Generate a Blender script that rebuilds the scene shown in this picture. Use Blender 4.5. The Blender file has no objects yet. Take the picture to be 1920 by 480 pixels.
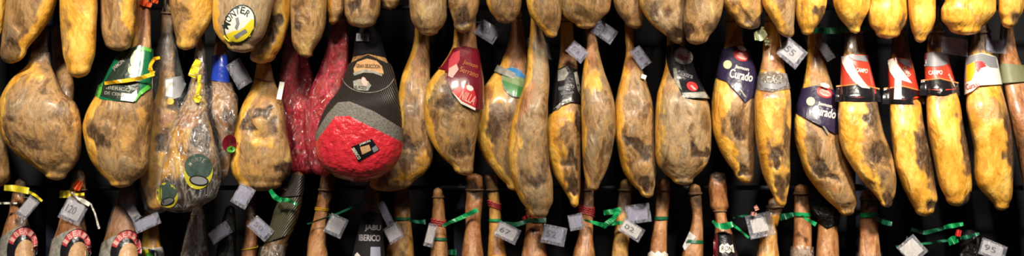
import bpy, math, random
import numpy as np
from mathutils import Vector, noise as mnoise
from mathutils.bvhtree import BVHTree
from mathutils.geometry import delaunay_2d_cdt

random.seed(7)
S = 0.0022            # metres per photo pixel on the plane y = 0
D = 4.5               # camera distance from that plane
ZC = 1.62
CAM = Vector((0.0, -D, ZC))
C = bpy.context.scene.collection
scene = bpy.context.scene


def P(px, py, y=0.0):
    f = S * (D + y) / D
    return Vector(((px - 960) * f, y, ZC + (240 - py) * f))


# ------------------------------------------------------------------ materials
def srgb(r, g, b):
    def c(v):
        v /= 255.0
        return v / 12.92 if v <= 0.04045 else ((v + 0.055) / 1.055) ** 2.4
    return (c(r), c(g), c(b), 1.0)


class NT:
    def __init__(self, name):
        self.m = bpy.data.materials.new(name)
        self.m.use_nodes = True
        self.t = self.m.node_tree
        self.t.nodes.clear()

    def n(self, kind, **kw):
        nd = self.t.nodes.new(kind)
        for k, v in kw.items():
            if k.startswith('i_'):
                nd.inputs[k[2:].replace('_', ' ')].default_value = v
            else:
                setattr(nd, k, v)
        return nd

    def l(self, a, b):
        self.t.links.new(a, b)

    def math(self, op, a, b=None, clamp=False):
        nd = self.n('ShaderNodeMath', operation=op, use_clamp=clamp)
        for i, v in enumerate((a, b)):
            if v is None:
                continue
            if isinstance(v, (int, float)):
                nd.inputs[i].default_value = v
            else:
                self.l(v, nd.inputs[i])
        return nd.outputs[0]

    def mix(self, fac, a, b):
        nd = self.n('ShaderNodeMix', data_type='RGBA')
        for s, v in ((nd.inputs['Factor'], fac), (nd.inputs[6], a), (nd.inputs[7], b)):
            if isinstance(v, (int, float, tuple)):
                s.default_value = v
            else:
                self.l(v, s)
        return nd.outputs[2]

    def ramp(self, fac, stops):
        nd = self.n('ShaderNodeValToRGB')
        el = nd.color_ramp.elements
        while len(el) < len(stops):
            el.new(0.5)
        for e, (p, c) in zip(el, stops):
            e.position = p
            e.color = c
        self.l(fac, nd.inputs[0])
        return nd.outputs[0]

    def out(self, sh):
        o = self.n('ShaderNodeOutputMaterial')
        self.l(sh, o.inputs[0])
        return self.m


def ham_material(name, rough, coat):
    t = NT(name)
    tc = t.n('ShaderNodeTexCoord')
    oi = t.n('ShaderNodeObjectInfo')
    off = t.n('ShaderNodeVectorMath', operation='SCALE')
    cmb = t.n('ShaderNodeCombineXYZ', i_X=13.0, i_Y=7.0, i_Z=31.0)
    t.l(cmb.outputs[0], off.inputs[0])
    t.l(oi.outputs['Random'], off.inputs['Scale'])
    add = t.n('ShaderNodeVectorMath', operation='ADD')
    t.l(tc.outputs['Object'], add.inputs[0])
    t.l(off.outputs[0], add.inputs[1])
    st = t.n('ShaderNodeMapping', vector_type='POINT')
    st.inputs['Scale'].default_value = (1.25, 1.0, 0.62)
    t.l(add.outputs[0], st.inputs[0])

    def noise(scale, detail, dist, src=st.outputs[0], rough_=0.6):
        nd = t.n('ShaderNodeTexNoise', i_Scale=scale, i_Detail=detail, i_Distortion=dist, i_Roughness=rough_)
        t.l(src, nd.inputs['Vector'])
        return nd.outputs['Fac']
    big = noise(7.0, 3.0, 0.6)
    mid = noise(14.0, 7.0, 0.45, rough_=0.66)
    fine = noise(60.0, 5.0, 0.4)
    at = t.n('ShaderNodeAttribute', attribute_name='ham_mix')
    sep = t.n('ShaderNodeSeparateColor')
    t.l(at.outputs['Color'], sep.inputs[0])

    def mask(v, k=1.1, lo=0.22, hi=0.80):
        w = t.math('MULTIPLY', t.math('SUBTRACT', mid, 0.5), k)
        w2 = t.math('MULTIPLY', t.math('SUBTRACT', big, 0.5), k)
        s = t.math('ADD', t.math('ADD', v, w), w2)
        # no bleed where the mask is zero
        s = t.math('MULTIPLY', s, t.math('MULTIPLY', v, 6.0, True))
        mr = t.n('ShaderNodeMapRange', interpolation_type='SMOOTHSTEP')
        mr.inputs['From Min'].default_value = lo
        mr.inputs['From Max'].default_value = hi
        t.l(s, mr.inputs['Value'])
        return mr.outputs[0]
    meat = t.ramp(mid, [(0.25, srgb(66, 45, 29)), (0.40, srgb(128, 94, 58)), (0.50, srgb(182, 140, 88)),
                        (0.59, srgb(128, 100, 70)), (0.76, srgb(212, 180, 130))])
    meat = t.mix(t.math('MULTIPLY', t.ramp(big, [(0.5, (0, 0, 0, 1)), (0.72, (1, 1, 1, 1))]), 0.55), meat, srgb(110, 92, 74))
    fat = t.ramp(mid, [(0.28, srgb(182, 116, 38)), (0.5, srgb(230, 168, 60)), (0.68, srgb(246, 206, 108))])
    red = t.ramp(mid, [(0.3, srgb(110, 62, 36)), (0.5, srgb(168, 110, 66)), (0.7, srgb(212, 162, 112))])
    pale = t.ramp(mid, [(0.3, srgb(118, 94, 66)), (0.5, srgb(178, 150, 112)), (0.62, srgb(146, 122, 92)), (0.76, srgb(214, 194, 160))])
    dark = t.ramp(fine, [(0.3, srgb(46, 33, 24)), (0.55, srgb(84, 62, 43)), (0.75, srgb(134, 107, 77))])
    c = t.mix(mask(at.outputs['Alpha']), meat, pale)
    c = t.mix(mask(sep.outputs[0]), c, fat)
    c = t.mix(mask(sep.outputs[2]), c, red)
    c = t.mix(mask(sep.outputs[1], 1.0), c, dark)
    hs = t.n('ShaderNodeHueSaturation')
    t.l(c, hs.inputs['Color'])
    vv = t.math('ADD', t.math('MULTIPLY', fine, 0.5), 0.75)
    t.l(vv, hs.inputs['Value'])
    b = t.n('ShaderNodeBsdfPrincipled')
    t.l(hs.outputs[0], b.inputs['Base Color'])
    rr = t.math('ADD', t.math('MULTIPLY', mid, 0.3), rough - 0.15)
    t.l(rr, b.inputs['Roughness'])
    b.inputs['Coat Weight'].default_value = coat
    b.inputs['Coat Roughness'].default_value = 0.18
    h = t.math('ADD', t.math('ADD', t.math('MULTIPLY', big, 1.6), t.math('MULTIPLY', mid, 0.55)), t.math('MULTIPLY', fine, 0.2))
    bp = t.n('ShaderNodeBump', i_Strength=0.8, i_Distance=0.018)
    t.l(h, bp.inputs['Height'])
    t.l(bp.outputs[0], b.inputs['Normal'])
    return t.out(b.outputs[0])


def plain(name, col, rough=0.5, metal=0.0, coat=0.0, bump=0.0, bscale=200.0, vary=0.0, bdist=0.002):
    t = NT(name)
    b = t.n('ShaderNodeBsdfPrincipled')
    b.inputs['Roughness'].default_value = rough
    b.inputs['Metallic'].default_value = metal
    b.inputs['Coat Weight'].default_value = coat
    b.inputs['Coat Roughness'].default_value = 0.12
    b.inputs['Base Color'].default_value = col
    tc = t.n('ShaderNodeTexCoord')
    nd = t.n('ShaderNodeTexNoise', i_Scale=bscale, i_Detail=4.0)
    t.l(tc.outputs['Object'], nd.inputs['Vector'])
    if vary:
        lo = tuple(v * (1 - vary) for v in col[:3]) + (1,)
        hi = tuple(min(1, v * (1 + vary)) for v in col[:3]) + (1,)
        t.l(t.ramp(nd.outputs['Fac'], [(0.3, lo), (0.7, hi)]), b.inputs['Base Color'])
    if bump:
        bp = t.n('ShaderNodeBump', i_Strength=bump, i_Distance=bdist)
        t.l(nd.outputs['Fac'], bp.inputs['Height'])
        t.l(bp.outputs[0], b.inputs['Normal'])
    return t.out(b.outputs[0])


def film(name, tint, gloss=0.14, haze=0.05, hazecol=(0.8, 0.8, 0.8, 1), rough=0.14, scale=34.0, crease_=0.3):
    """clear wrinkled plastic film"""
    t = NT(name)
    tc = t.n('ShaderNodeTexCoord')
    mp = t.n('ShaderNodeMapping')
    mp.inputs['Scale'].default_value = (1.6, 1.0, 0.7)
    t.l(tc.outputs['Object'], mp.inputs[0])
    nd = t.n('ShaderNodeTexNoise', i_Scale=scale, i_Detail=3.0, i_Distortion=1.6)
    t.l(mp.outputs[0], nd.inputs['Vector'])
    bp = t.n('ShaderNodeBump', i_Strength=1.0, i_Distance=0.03)
    t.l(nd.outputs['Fac'], bp.inputs['Height'])
    tr = t.n('ShaderNodeBsdfTransparent', i_Color=tint)
    gl = t.n('ShaderNodeBsdfGlossy', i_Roughness=rough)
    df = t.n('ShaderNodeBsdfDiffuse', i_Color=hazecol)
    n2 = t.n('ShaderNodeTexNoise', i_Scale=scale * 0.55, i_Detail=2.0, i_Distortion=2.2)
    t.l(mp.outputs[0], n2.inputs['Vector'])
    rg = t.math('SUBTRACT', 1.0, t.math('MULTIPLY', t.math('ABSOLUTE', t.math('SUBTRACT', n2.outputs['Fac'], 0.5)), 7.0), True)
    crease = t.math('ADD', t.math('MULTIPLY', t.math('POWER', rg, 3.0), crease_), haze)
    t.l(bp.outputs[0], gl.inputs['Normal'])
    m1 = t.n('ShaderNodeMixShader')
    t.l(crease, m1.inputs[0])
    t.l(tr.outputs[0], m1.inputs[1])
    t.l(df.outputs[0], m1.inputs[2])
    m2 = t.n('ShaderNodeMixShader')
    m2.inputs[0].default_value = gloss
    t.l(m1.outputs[0], m2.inputs[1])
    t.l(gl.outputs[0], m2.inputs[2])
    return t.out(m2.outputs[0])


def ribbed(name, c1, c2, scale, rot, rough=0.45):
    t = NT(name)
    tc = t.n('ShaderNodeTexCoord')
    mp = t.n('ShaderNodeMapping')
    mp.inputs['Rotation'].default_value = (0, math.radians(rot), 0)
    t.l(tc.outputs['Object'], mp.inputs[0])
    w = t.n('ShaderNodeTexWave', i_Scale=scale, i_Distortion=0.6)
    w.bands_direction = 'X'
    t.l(mp.outputs[0], w.inputs['Vector'])
    b = t.n('ShaderNodeBsdfPrincipled')
    b.inputs['Roughness'].default_value = rough
    t.l(t.mix(w.outputs['Fac'], c1, c2), b.inputs['Base Color'])
    bp = t.n('ShaderNodeBump', i_Strength=0.6, i_Distance=0.006)
    t.l(w.outputs['Fac'], bp.inputs['Height'])
    t.l(bp.outputs[0], b.inputs['Normal'])
    return t.out(b.outputs[0])


M = {}
M['ham'] = ham_material('cured_ham', 0.44, 0.14)
M['ham_shiny'] = ham_material('cured_ham_oiled', 0.36, 0.5)
M['hoof'] = plain('hoof_horn', srgb(40, 30, 26), 0.4, bump=0.3, vary=0.4, bscale=40)
M['cord'] = plain('hemp_cord', srgb(120, 96, 66), 0.8, bump=0.5)
M['wall'] = plain('navy_wall_paint', srgb(5, 6, 13), 0.9, vary=0.25, bscale=6)
M['post'] = plain('navy_steel', srgb(26, 30, 52), 0.6, vary=0.1, bscale=8)
M['floor'] = plain('grey_stone_floor', srgb(92, 86, 78), 0.5, vary=0.12, bscale=3)
M['rail'] = plain('dark_rail_steel', srgb(14, 15, 26), 0.6, metal=0.0, vary=0.2)
M['clear'] = film('clear_film', (0.96, 0.96, 0.96, 1), 0.12, 0.01, rough=0.1, crease_=0.1)
M['hazy'] = film('hazy_film', (0.9, 0.9, 0.9, 1), 0.12, 0.02, (0.85, 0.83, 0.8, 1), 0.1, 20.0, crease_=0.28)
M['greyfilm'] = film('grey_film', (0.42, 0.42, 0.46, 1), 0.12, 0.2, (0.42, 0.41, 0.42, 1), 0.15, 24.0, crease_=0.35)
M['sleeve'] = film('tag_sleeve_film', (0.9, 0.9, 0.93, 1), 0.1, 0.1, (0.5, 0.5, 0.6, 1), 0.2)
M['darkfilm'] = film('dark_film', (0.08, 0.08, 0.1, 1), 0.05, 0.01, (0.2, 0.2, 0.2, 1), 0.15, crease_=0.05)
M['redfilm'] = film('red_film', (0.9, 0.26, 0.30, 1), 0.2, 0.12, srgb(226, 70, 92), 0.1, 30, crease_=0.6)
M['redwrap'] = plain('red_wrap', srgb(212, 46, 58), 0.3, coat=0.6, bump=0.9, bscale=38, vary=0.18, bdist=0.012)
M['greywrap'] = plain('grey_net_band', srgb(112, 106, 98), 0.6, bump=0.6, bscale=120, vary=0.35, bdist=0.006)
M['blacknet'] = ribbed('black_ribbed_net', srgb(22, 20, 19), srgb(56, 50, 45), 46.0, 25)
M['olivenet'] = ribbed('olive_net', srgb(44, 42, 30), srgb(96, 92, 68), 40.0, -35)
M['darknet'] = ribbed('dark_net', srgb(22, 20, 20), srgb(64, 58, 52), 44.0, -35)


def pc(name, r, g, b, rough=0.4, coat=0.3, **k):
    M[name] = plain('printed_' + name, srgb(r, g, b), rough, coat=coat, **k)


pc('white', 232, 226, 214)
pc('card', 200, 198, 196, 0.6, 0.0)
pc('card_lilac', 150, 148, 172, 0.6, 0.0)
pc('ink', 26, 24, 30, 0.6, 0.0)
pc('black', 24, 22, 26, 0.26, 0.6, bump=0.35, bscale=30, bdist=0.01)
pc('black_matt', 10, 9, 13, 0.85, 0.0)
M['hood'] = plain('hood_plastic', srgb(7, 7, 12), 0.5, bump=0.4, bscale=40, bdist=0.006)
pc('dull_yellow', 196, 184, 52, 0.4, 0.3)
pc('slate_green', 66, 84, 76, 0.35, 0.4, vary=0.3, bscale=50)
pc('dim_green', 118, 120, 88, 0.5, 0.1)
pc('silver', 150, 146, 136, 0.35, 0.4, bump=0.5, bscale=60, vary=0.35, bdist=0.006)
pc('maroon', 112, 18, 36, 0.35, 0.5, bump=0.3, bscale=24, bdist=0.01)
pc('gold', 186, 116, 56, 0.5, 0.1)
pc('off_white', 176, 170, 176, 0.5, 0.1)
pc('purple', 46, 38, 66, 0.32, 0.6, bump=0.35, bscale=26, bdist=0.01)
pc('crimson', 206, 52, 52, 0.35, 0.4)
pc('red_print', 200, 62, 44, 0.3, 0.6, bump=0.25, bscale=24, bdist=0.01)
pc('green', 10, 104, 66, 0.3, 0.6, bump=0.4, bscale=26, bdist=0.01)
pc('light_green', 84, 180, 62, 0.4, 0.4)
pc('dark_green', 34, 46, 36, 0.35, 0.5, bump=0.5, bscale=40, bdist=0.01)
pc('sky_blue', 56, 134, 200, 0.3, 0.5)
pc('cap_blue', 34, 64, 178, 0.35, 0.5, bump=0.5, bscale=50, bdist=0.006)
pc('meadow', 128, 148, 104, 0.4, 0.3, vary=0.2, bscale=60)
pc('field', 64, 128, 64, 0.4, 0.3, vary=0.2, bscale=60)
pc('yellow', 232, 212, 48, 0.4, 0.3)
pc('amber', 226, 174, 26, 0.4, 0.3)
pc('grey', 128, 128, 132, 0.5, 0.2)
pc('tan', 196, 150, 104, 0.5, 0.2, vary=0.25, bscale=80)
pc('rose', 190, 62, 72, 0.45, 0.2)
pc('pale_green', 200, 206, 160, 0.4, 0.3)
pc('pink', 226, 170, 158, 0.5, 0.2)
pc('ribbon_green', 18, 148, 84, 0.35, 0.2, vary=0.15, bscale=60)
pc('ribbon_dark', 16, 96, 66, 0.4, 0.1, vary=0.2, bscale=60)
pc('orange', 214, 84, 40, 0.45, 0.2)


# ------------------------------------------------------------------ objects
def mesh_obj(name, verts, faces, mat, parent=None, origin=None, smooth=True):
    me = bpy.data.meshes.new(name)
    o_ = Vector(origin) if origin is not None else Vector((0, 0, 0))
    me.from_pydata([tuple(Vector(v) - o_) for v in verts], [], faces)
    me.update()
    if smooth:
        me.polygons.foreach_set('use_smooth', [True] * len(me.polygons))
    me.materials.append(M[mat] if isinstance(mat, str) else mat)
    o = bpy.data.objects.new(name, me)
    C.objects.link(o)
    if parent is not None:
        o.parent = parent
    else:
        o.location = o_
    return o


def tag(o, label, cat, group=None):
    o['label'] = label
    o['category'] = cat
    if group:
        o['group'] = group
    return o


def root_of(o):
    while o.parent:
        o = o.parent
    return o


def sm(a, b, x):
    t = np.clip((x - a) / (b - a), 0, 1)
    return t * t * (3 - 2 * t)


def pchip(xs, ys, x):
    xs = np.asarray(xs, float); ys = np.asarray(ys, float)
    if len(xs) == 1:
        return np.full_like(np.asarray(x, float), ys[0])
    h = np.diff(xs); dl = np.diff(ys) / h
    d = np.zeros(len(xs))
    d[0], d[-1] = dl[0], dl[-1]
    for i in range(1, len(xs) - 1):
        if dl[i - 1] * dl[i] > 0:
            w1 = 2 * h[i] + h[i - 1]; w2 = h[i] + 2 * h[i - 1]
            d[i] = (w1 + w2) / (w1 / dl[i - 1] + w2 / dl[i])
    x = np.clip(x, xs[0], xs[-1])
    i = np.clip(np.searchsorted(xs, x) - 1, 0, len(xs) - 2)
    t = (x - xs[i]) / h[i]
    return ((2 * t**3 - 3 * t**2 + 1) * ys[i] + (t**3 - 2 * t**2 + t) * h[i] * d[i]
            + (-2 * t**3 + 3 * t**2) * ys[i + 1] + (t**3 - t**2) * h[i] * d[i + 1])


class Loft:
    """a body given by outline rows (y, left, right) in photo pixels, with real depth"""
    NEXP = 2.25

    def __init__(self, rows, dy=0.0, thick=1.0, ref=None, off=0.0, lean=0.1, closed=True):
        self.rows = rows = sorted(rows)
        self.closed = closed
        y = np.array([r[0] for r in rows], float)
        L = np.array([r[1] for r in rows], float)
        R = np.array([r[2] for r in rows], float)
        self.y0, self.y1 = y[0], y[-1]
        self.ref, self.off, self.dy = ref, off, dy
        if closed:
            self.iy, self.L, self.R, self.Y = y[1:-1], L[1:-1], R[1:-1], y
            self.tips = ((y[0], (L[0] + R[0]) / 2), (y[-1], (L[-1] + R[-1]) / 2))
        else:
            self.iy, self.L, self.R = y, L, R
        self.wmax = max((self.R - self.L) / 2)
        self.thick, self.lean = thick, lean

    def sect(self, y):
        y = np.asarray(y, float)
        l = pchip(self.iy, self.L, y); r = pchip(self.iy, self.R, y)
        cx, w = (l + r) / 2, (r - l) / 2
        if self.closed:
            for (ty, tx), ey in ((self.tips[0], self.iy[0]), (self.tips[1], self.iy[-1])):
                t = np.clip((y - ey) / (ty - ey), 0, 1)
                w = w * np.sqrt(np.clip(1 - t**2.2, 0, 1))
                cx = cx + (tx - cx) * t**1.5
        return cx, w

    def depth(self, y):
        y = np.asarray(y, float)
        if self.ref is not None:
            _, w = self.sect(y)
            d, yc = self.ref.depth(y)
            _, wr = self.ref.sect(y)
            k = np.clip(w / np.maximum(wr, 1.0), 1.0, 1.5)
            return d * k + self.off, yc
        _, w = self.sect(y)
        wm = self.wmax * S
        d = (0.046 + 0.30 * wm) * self.thick * np.power(np.maximum(w, 0) / self.wmax, 0.8)
        t = (y - self.y0) / (self.y1 - self.y0)
        yc = self.dy + self.lean * (1 - sm(0.08, 0.6, t))
        return d, yc

    def grid(self, y, th):
        """px x, px y, depth for arrays of y and theta (front is theta in (pi, 2pi))"""
        cx, w = self.sect(y)
        d, yc = self.depth(y)
        c, s = np.cos(th), np.sin(th)
        e = 2 / self.NEXP
        px = cx + w * np.sign(c) * np.abs(c)**e
        dep = yc + d * np.sign(s) * np.abs(s)**e
        return px, np.broadcast_to(y, px.shape), dep

    def x_at(self, y, th):
        cx, w = self.sect(y)
        c = np.cos(th)
        return cx + w * np.sign(c) * np.abs(c)**(2 / self.NEXP)


def to_world(px, py, dep):
    f = S * (D + dep) / D
    return np.stack([(px - 960) * f, dep, ZC + (240 - py) * f], -1)


def tube_faces(nv, nt, cap):
    F = []
    for i in range(nv - 1):
        for j in range(nt):
            k = (j + 1) % nt
            F.append((i * nt + j, i * nt + k, (i + 1) * nt + k, (i + 1) * nt + j))
    if cap:
        F.append(tuple(range(nt - 1, -1, -1)))
        F.append(tuple((nv - 1) * nt + j for j in range(nt)))
    return F


def add_noise(W, centre, amp, seed, scales=((8.0, 1.0), (19.0, 0.35)), squash=(1.2, 1.0, 0.7)):
    o = Vector((seed * 3.7, seed * 1.3, seed * 5.1))
    out = W.copy()
    fl = out.reshape(-1, 3); cf = centre.reshape(-1, 3); af = np.broadcast_to(amp, W.shape[:-1]).reshape(-1)
    for i in range(len(fl)):
        a = af[i]
        if a < 1e-5:
            continue
        p = Vector(fl[i])
        q = Vector((p.x * squash[0], p.y * squash[1], p.z * squash[2])) + o
        v = sum(k * mnoise.noise(q * s) for s, k in scales)
        n = p - Vector(cf[i])
        if n.length > 1e-6:
            n.normalize()
        # less push sideways so the outline stays
        fl[i] += np.array((n.x * 0.45, n.y, n.z * 0.45)) * (v * a)
    return out


HAMS = {}
DYFIX = {
    'bagged ham with two dark green oval stickers and a yellow tie': -0.087,
    'bare ham with bent orange bottom behind the red and black one': 0.012,
    'biggest round ham, tan with grey patches, at the left end of the middle row': -0.009,
    'blank lilac price tag just under the squat mottled ham': -0.084,
    'bottom row ham in a black sleeve with white lettering': -0.045,
    'bottom row ham in olive netting with a green tie': -0.075,
    'bottom row ham in shiny film with a red arched label': 0.0,
    'bottom row ham with a red arched label at the far left': 0.006,
    'bottom row ham with a red arched label below a square tag': -0.078,
    'bottom row shank topped with a dark plastic bag': -0.012,
    'bottom row shank with a bright green band and printed film cuff': 0.012,
    'broad greyish top row ham tapering to the right, first of a touching pair': -0.009,
    'broad tan top row ham with a dark cavity, second of a touching pair': -0.054,
    'brown ham with the maroon gold lettered label': -0.024,
    'brown top row ham with pale ragged bottom rim above the black sleeve': -0.021,
    'clear tag hanging right of the blue cap': -0.03,
    'dark bottom row ham in black plastic beside the lilac tags': 0.015,
    'dark green tape in the gap above the red and white labels': -0.112,
    'dark maroon bagged ham with a crinkled blue cap': 0.042,
    'dim folded tag beside the shank of the second purple label': -0.006,
    'dim lilac tag in film between the golden hams and the white label': -0.042,
    'dim lilac tag right of the white label': -0.036,
    'dim price tag on the black hood of the netted ham': -0.012,
    'edge on price tag behind the black lettered sleeve': -0.024,
    'glossy orange ham with a clear grey collar between the two purple labels': -0.027,
    'green tie on the olive netted ham': -0.066,
    'ham in clear plastic with a white paper slip, right of the green label': 0.06,
    'ham in magenta film, its shank leaning behind the black net': -0.024,
    'ham with a curled dark fold under the second purple label': 0.027,
    'ham with gold left rim under the first purple label': 0.027,
    'ham with golden left half and dark right half under the leftmost red and white label': -0.027,
    'ham with the round blue and green landscape sticker': 0.024,
    'ham wrapped in magenta film, leftmost of the red ones': 0.078,
    'long bare grey brown ham hanging lowest in the middle': -0.012,
    'long lilac price tag lying across the orange shank': -0.024,
    'long smooth golden ham of the top row hanging lowest between two brown ones': -0.054,
    'narrow brown top row ham left of the pair of broad grey ones': 0.057,
    'narrow brown top row ham squeezed beside the ham with a pale bottom rim': 0.021,
    'ochre ham under the white, yellow and red label': -0.009,
    'orange and yellow knot at the top of the green labelled shank': -0.09,
    'orange bottom row ham with a green and yellow label': 0.072,
    'orange bottom row shank right of the black lettered sleeve': 0.045,
    'orange brown top row ham leaning left beside the one with a round sticker': 0.054,
    'orange knot on the ham with the tag reading 120': -0.03,
    'pale greyish top row ham wearing a round white and yellow sticker': -0.054,
    'plain square price tag right of the yellow tied shank': -0.015,
    'price tag reading 50 above the small orange shank': -0.066,
    'reddish film wrapped ham cut off by the right edge': 0.009,
    'rough pinkish bottom row shank beside the blue upright': -0.027,
    'rough tawny top row ham with a small nub at its tip above the red films': -0.009,
    'round tan ham wearing the green label with a yellow tie': -0.027,
    'round yellow top row ham with brown underside in the golden cluster': 0.003,
    'shaded brown ham half hidden behind the biggest round ham': 0.009,
    'shaded price tag above the black and silver label': -0.042,
    'shaded price tag reading 50 right of the maroon labelled shank': -0.024,
    'slanted blank price tag over the orange shank beside the black sleeve': -0.012,
    'slanting top row ham with brown face and golden right edge above the biggest round ham': 0.03,
    'slim orange bottom row shank behind the tag reading 67': 0.027,
    'sliver of a yellow ham at the left edge of the top row': 0.024,
    'small orange brown bottom row shank below the tag reading 50': 0.015,
    'smooth yellow pear shaped ham, first of the golden cluster in the top row': -0.003,
    'square price tag reading 120 on the ham with the yellow and orange knot': -0.034,
    'squat mottled ham with a dark mouldy face left of the red films': 0.018,
    'tan top row ham with ochre top over the first purple label': 0.006,
    'thin dark green string stretching to the black sleeve': -0.055,
    'top row ham half wrinkled brown, half bright yellow, above the green label': -0.015,
    'top row ham with curved orange edge peeking out behind the stickered one': 0.009,
    'top row ham with golden left side and grey right side tapering to a point': -0.009,
    'top row ham with orange left rim and grey face above the long bare ham': -0.021,
    'white paper strip at the left edge of the magenta film': -0.018,
    'white twisted cord dangling right of the tag reading 120': -0.027,
    'wide top row ham with a yellow bone nub at its lower right': 0.021,
    'yellow lumpy top row ham with brown creases above the second purple label': 0.009,
    'yellow strap tied across the green label': -0.06,
    'yellow tape on the ham with the tag reading 120': -0.015,
    'yellow tie dangling over the bag of the oval stickered ham': -0.114,
#DY
}
SEED = [0]


def bvh_world(W, F):
    return BVHTree.FromPolygons([Vector(v) for v in W], F)


def ham(key, rows, label, base=(0, 0, 0, 0), pat=(), fl=0, fr=0, dy=0.0, thick=1.0, lean=0.1, calm=(), mat='ham',
        nv=84, nt=64, group='cured hams hanging on the wall', dents=True, noise=0.013, hoof=False, name='hanging_ham', cordy=None):
    SEED[0] += 1
    dy += DYFIX.get(label, 0.0)
    lf = Loft(rows, dy, thick, lean=lean)
    t = np.linspace(0, 1, nv)
    t = t + 0.055 * np.sin(2 * math.pi * t) * -1          # denser near both ends
    ys = lf.y0 + (lf.y1 - lf.y0) * t
    ys[0] += 0.15; ys[-1] -= 0.15
    th = np.linspace(0, 2 * math.pi, nt, endpoint=False)
    px, py, dep = lf.grid(ys[:, None], th[None, :])
    cx, w = lf.sect(ys)
    col = np.zeros(px.shape + (4,))
    col[:] = base
    l, r = (cx - w)[:, None], (cx + w)[:, None]
    wx, wy = np.zeros(px.shape), np.zeros(px.shape)
    for i in range(px.shape[0]):
        for j in range(px.shape[1]):
            q = Vector((px[i, j] / 30.0, ys[i] / 38.0, SEED[0] * 1.7 + dep[i, j] * 6))
            v1 = mnoise.noise_vector(q); v2 = mnoise.noise_vector(q * 2.9)
            wx[i, j] = 13 * v1.x + 9 * v2.x; wy[i, j] = 17 * v1.y + 11 * v2.y
    qx, qy = px + wx, ys[:, None] + wy
    if fl:
        col[..., 0] = np.maximum(col[..., 0], 1 - sm(fl * 0.5, fl * 1.4, px - l + 0.5 * wx))
    if fr:
        col[..., 0] = np.maximum(col[..., 0], 1 - sm(fr * 0.5, fr * 1.4, r - px + 0.5 * wx))
    dent = np.zeros(px.shape)
    for (ex, ey, rx, ry, rot, ch, st) in pat:
        a = math.radians(rot)
        u = ((qx - ex) * math.cos(a) + (qy - ey) * math.sin(a)) / rx
        v = (-(qx - ex) * math.sin(a) + (qy - ey) * math.cos(a)) / ry
        q = 1 - sm(0.55, 1.3, np.sqrt(u * u + v * v))
        i = 'fdrp'.index(ch)
        col[..., i] = np.maximum(col[..., i], q * st)
        if ch == 'd':
            col[..., 0] *= (1 - q * st)
            dent = np.maximum(dent, q * st)
        if ch == 'f':
            col[..., 1] *= (1 - q * st)
    front = np.sin(th)[None, :] < 0.1
    dep = dep + np.where(front, dent * 0.010 * (np.abs(np.sin(th))[None, :]), 0)
    W = to_world(px, py, dep)
    _, yc = lf.depth(ys)
    cen = to_world(cx, ys, yc)
    cenb = np.broadcast_to(cen[:, None, :], W.shape)
    amp = np.full(ys.shape, noise) * np.clip(w / 26.0, 0.3, 1.0)
    for (a, b) in calm:
        amp = amp * (1 - 0.85 * ((ys > a - 6) & (ys < b + 6)))
    W = add_noise(W, cenb, amp[:, None], SEED[0])
    V = W.reshape(-1, 3)
    F = tube_faces(nv, nt, True)
    mid = Vector(V.mean(0))
    o = mesh_obj(name, V, F, mat, None, mid)
    ca = o.data.color_attributes.new('ham_mix', 'FLOAT_COLOR', 'POINT')
    ca.data.foreach_set('color', col.reshape(-1).astype(np.float32))
    tag(o, label, 'ham', group)
    h = dict(o=o, lf=lf, bvh=bvh_world(V, F), org=mid, key=key)
    HAMS[key] = h
    if hoof:
        make_hoof(h)
    if cordy is not None:
        make_cord(h, cordy)
    return h


def make_hoof(h):
    lf = h['lf']
    y = lf.iy[0]
    cx, w = lf.sect(np.array([y]))
    cx, w = float(cx[0]), max(float(w[0]) * 0.78, 9)
    _, yc = lf.depth(np.array([y]))
    yc = float(yc[0])
    V, F = [], []
    for s in (-1, 1):                                       # two cloven toes
        rows = [(0, 0.56), (-10, 0.58), (-22, 0.55), (-34, 0.42), (-42, 0.2), (-45, 0.05)]
        b = len(V); nt = 12
        for (dyy, k) in rows:
            for j in range(nt):
                a = 2 * math.pi * j / nt
                V.append(P(cx + s * w * 0.5 + k * w * math.cos(a) * 0.9, y + dyy + 4, yc + k * w * S * 1.1 * math.sin(a)))
        F += [tuple(b + q for q in f) for f in tube_faces(len(rows), nt, True)]
    mesh_obj('hoof', V, F, 'hoof', h['o'], h['org'])


def make_cord(h, y):
    """loop of cord round the shank and back over the rail"""
    lf = h['lf']
    cx, w = lf.sect(np.array([y])); d, yc = lf.depth(np.array([y]))
    cx, w, d, yc = float(cx[0]), float(w[0]) + 1.2, float(d[0]) + 0.003, float(yc[0])
    back = RAIL_Y + 0.022
    pts = []
    for k in range(28):
        a = 2 * math.pi * k / 28
        s = math.sin(a)
        ww = w if s < 0 else w * (1 - 0.35 * s)
        yy = yc + d * s if s < 0 else yc + (back - yc) * s
        pts.append(P(cx + ww * math.cos(a), y - (10 * max(s, 0)), yy))
    tube('hanging_cord', pts, 0.0028, 'cord', h['o'], h['org'], True, 6)


def tube(name, pts, r, mat, parent=None, origin=None, closed=False, n=8):
    pts = [Vector(p) for p in pts]
    V = []
    N = len(pts)
    for i, p in enumerate(pts):
        a = pts[(i - 1) % N] if closed or i else p
        b = pts[(i + 1) % N] if closed or i < N - 1 else p
        t = (b - a).normalized()
        u = t.cross(Vector((0.13, 1, 0.21))).normalized()
        v = t.cross(u)
        rr = r[i] if isinstance(r, (list, tuple)) else r
        for j in range(n):
            q = 2 * math.pi * j / n
            V.append(p + u * (rr * math.cos(q)) + v * (rr * math.sin(q)))
    F = tube_faces(N, n, not closed)
    if closed:
        for j in range(n):
            k = (j + 1) % n
            F.append(((N - 1) * n + j, (N - 1) * n + k, k, j))
    return mesh_obj(name, V, F, mat, parent, origin)


def poly_y(pts, x):
    pts = sorted(pts)
    return np.interp(x, [p[0] for p in pts], [p[1] for p in pts])


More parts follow.
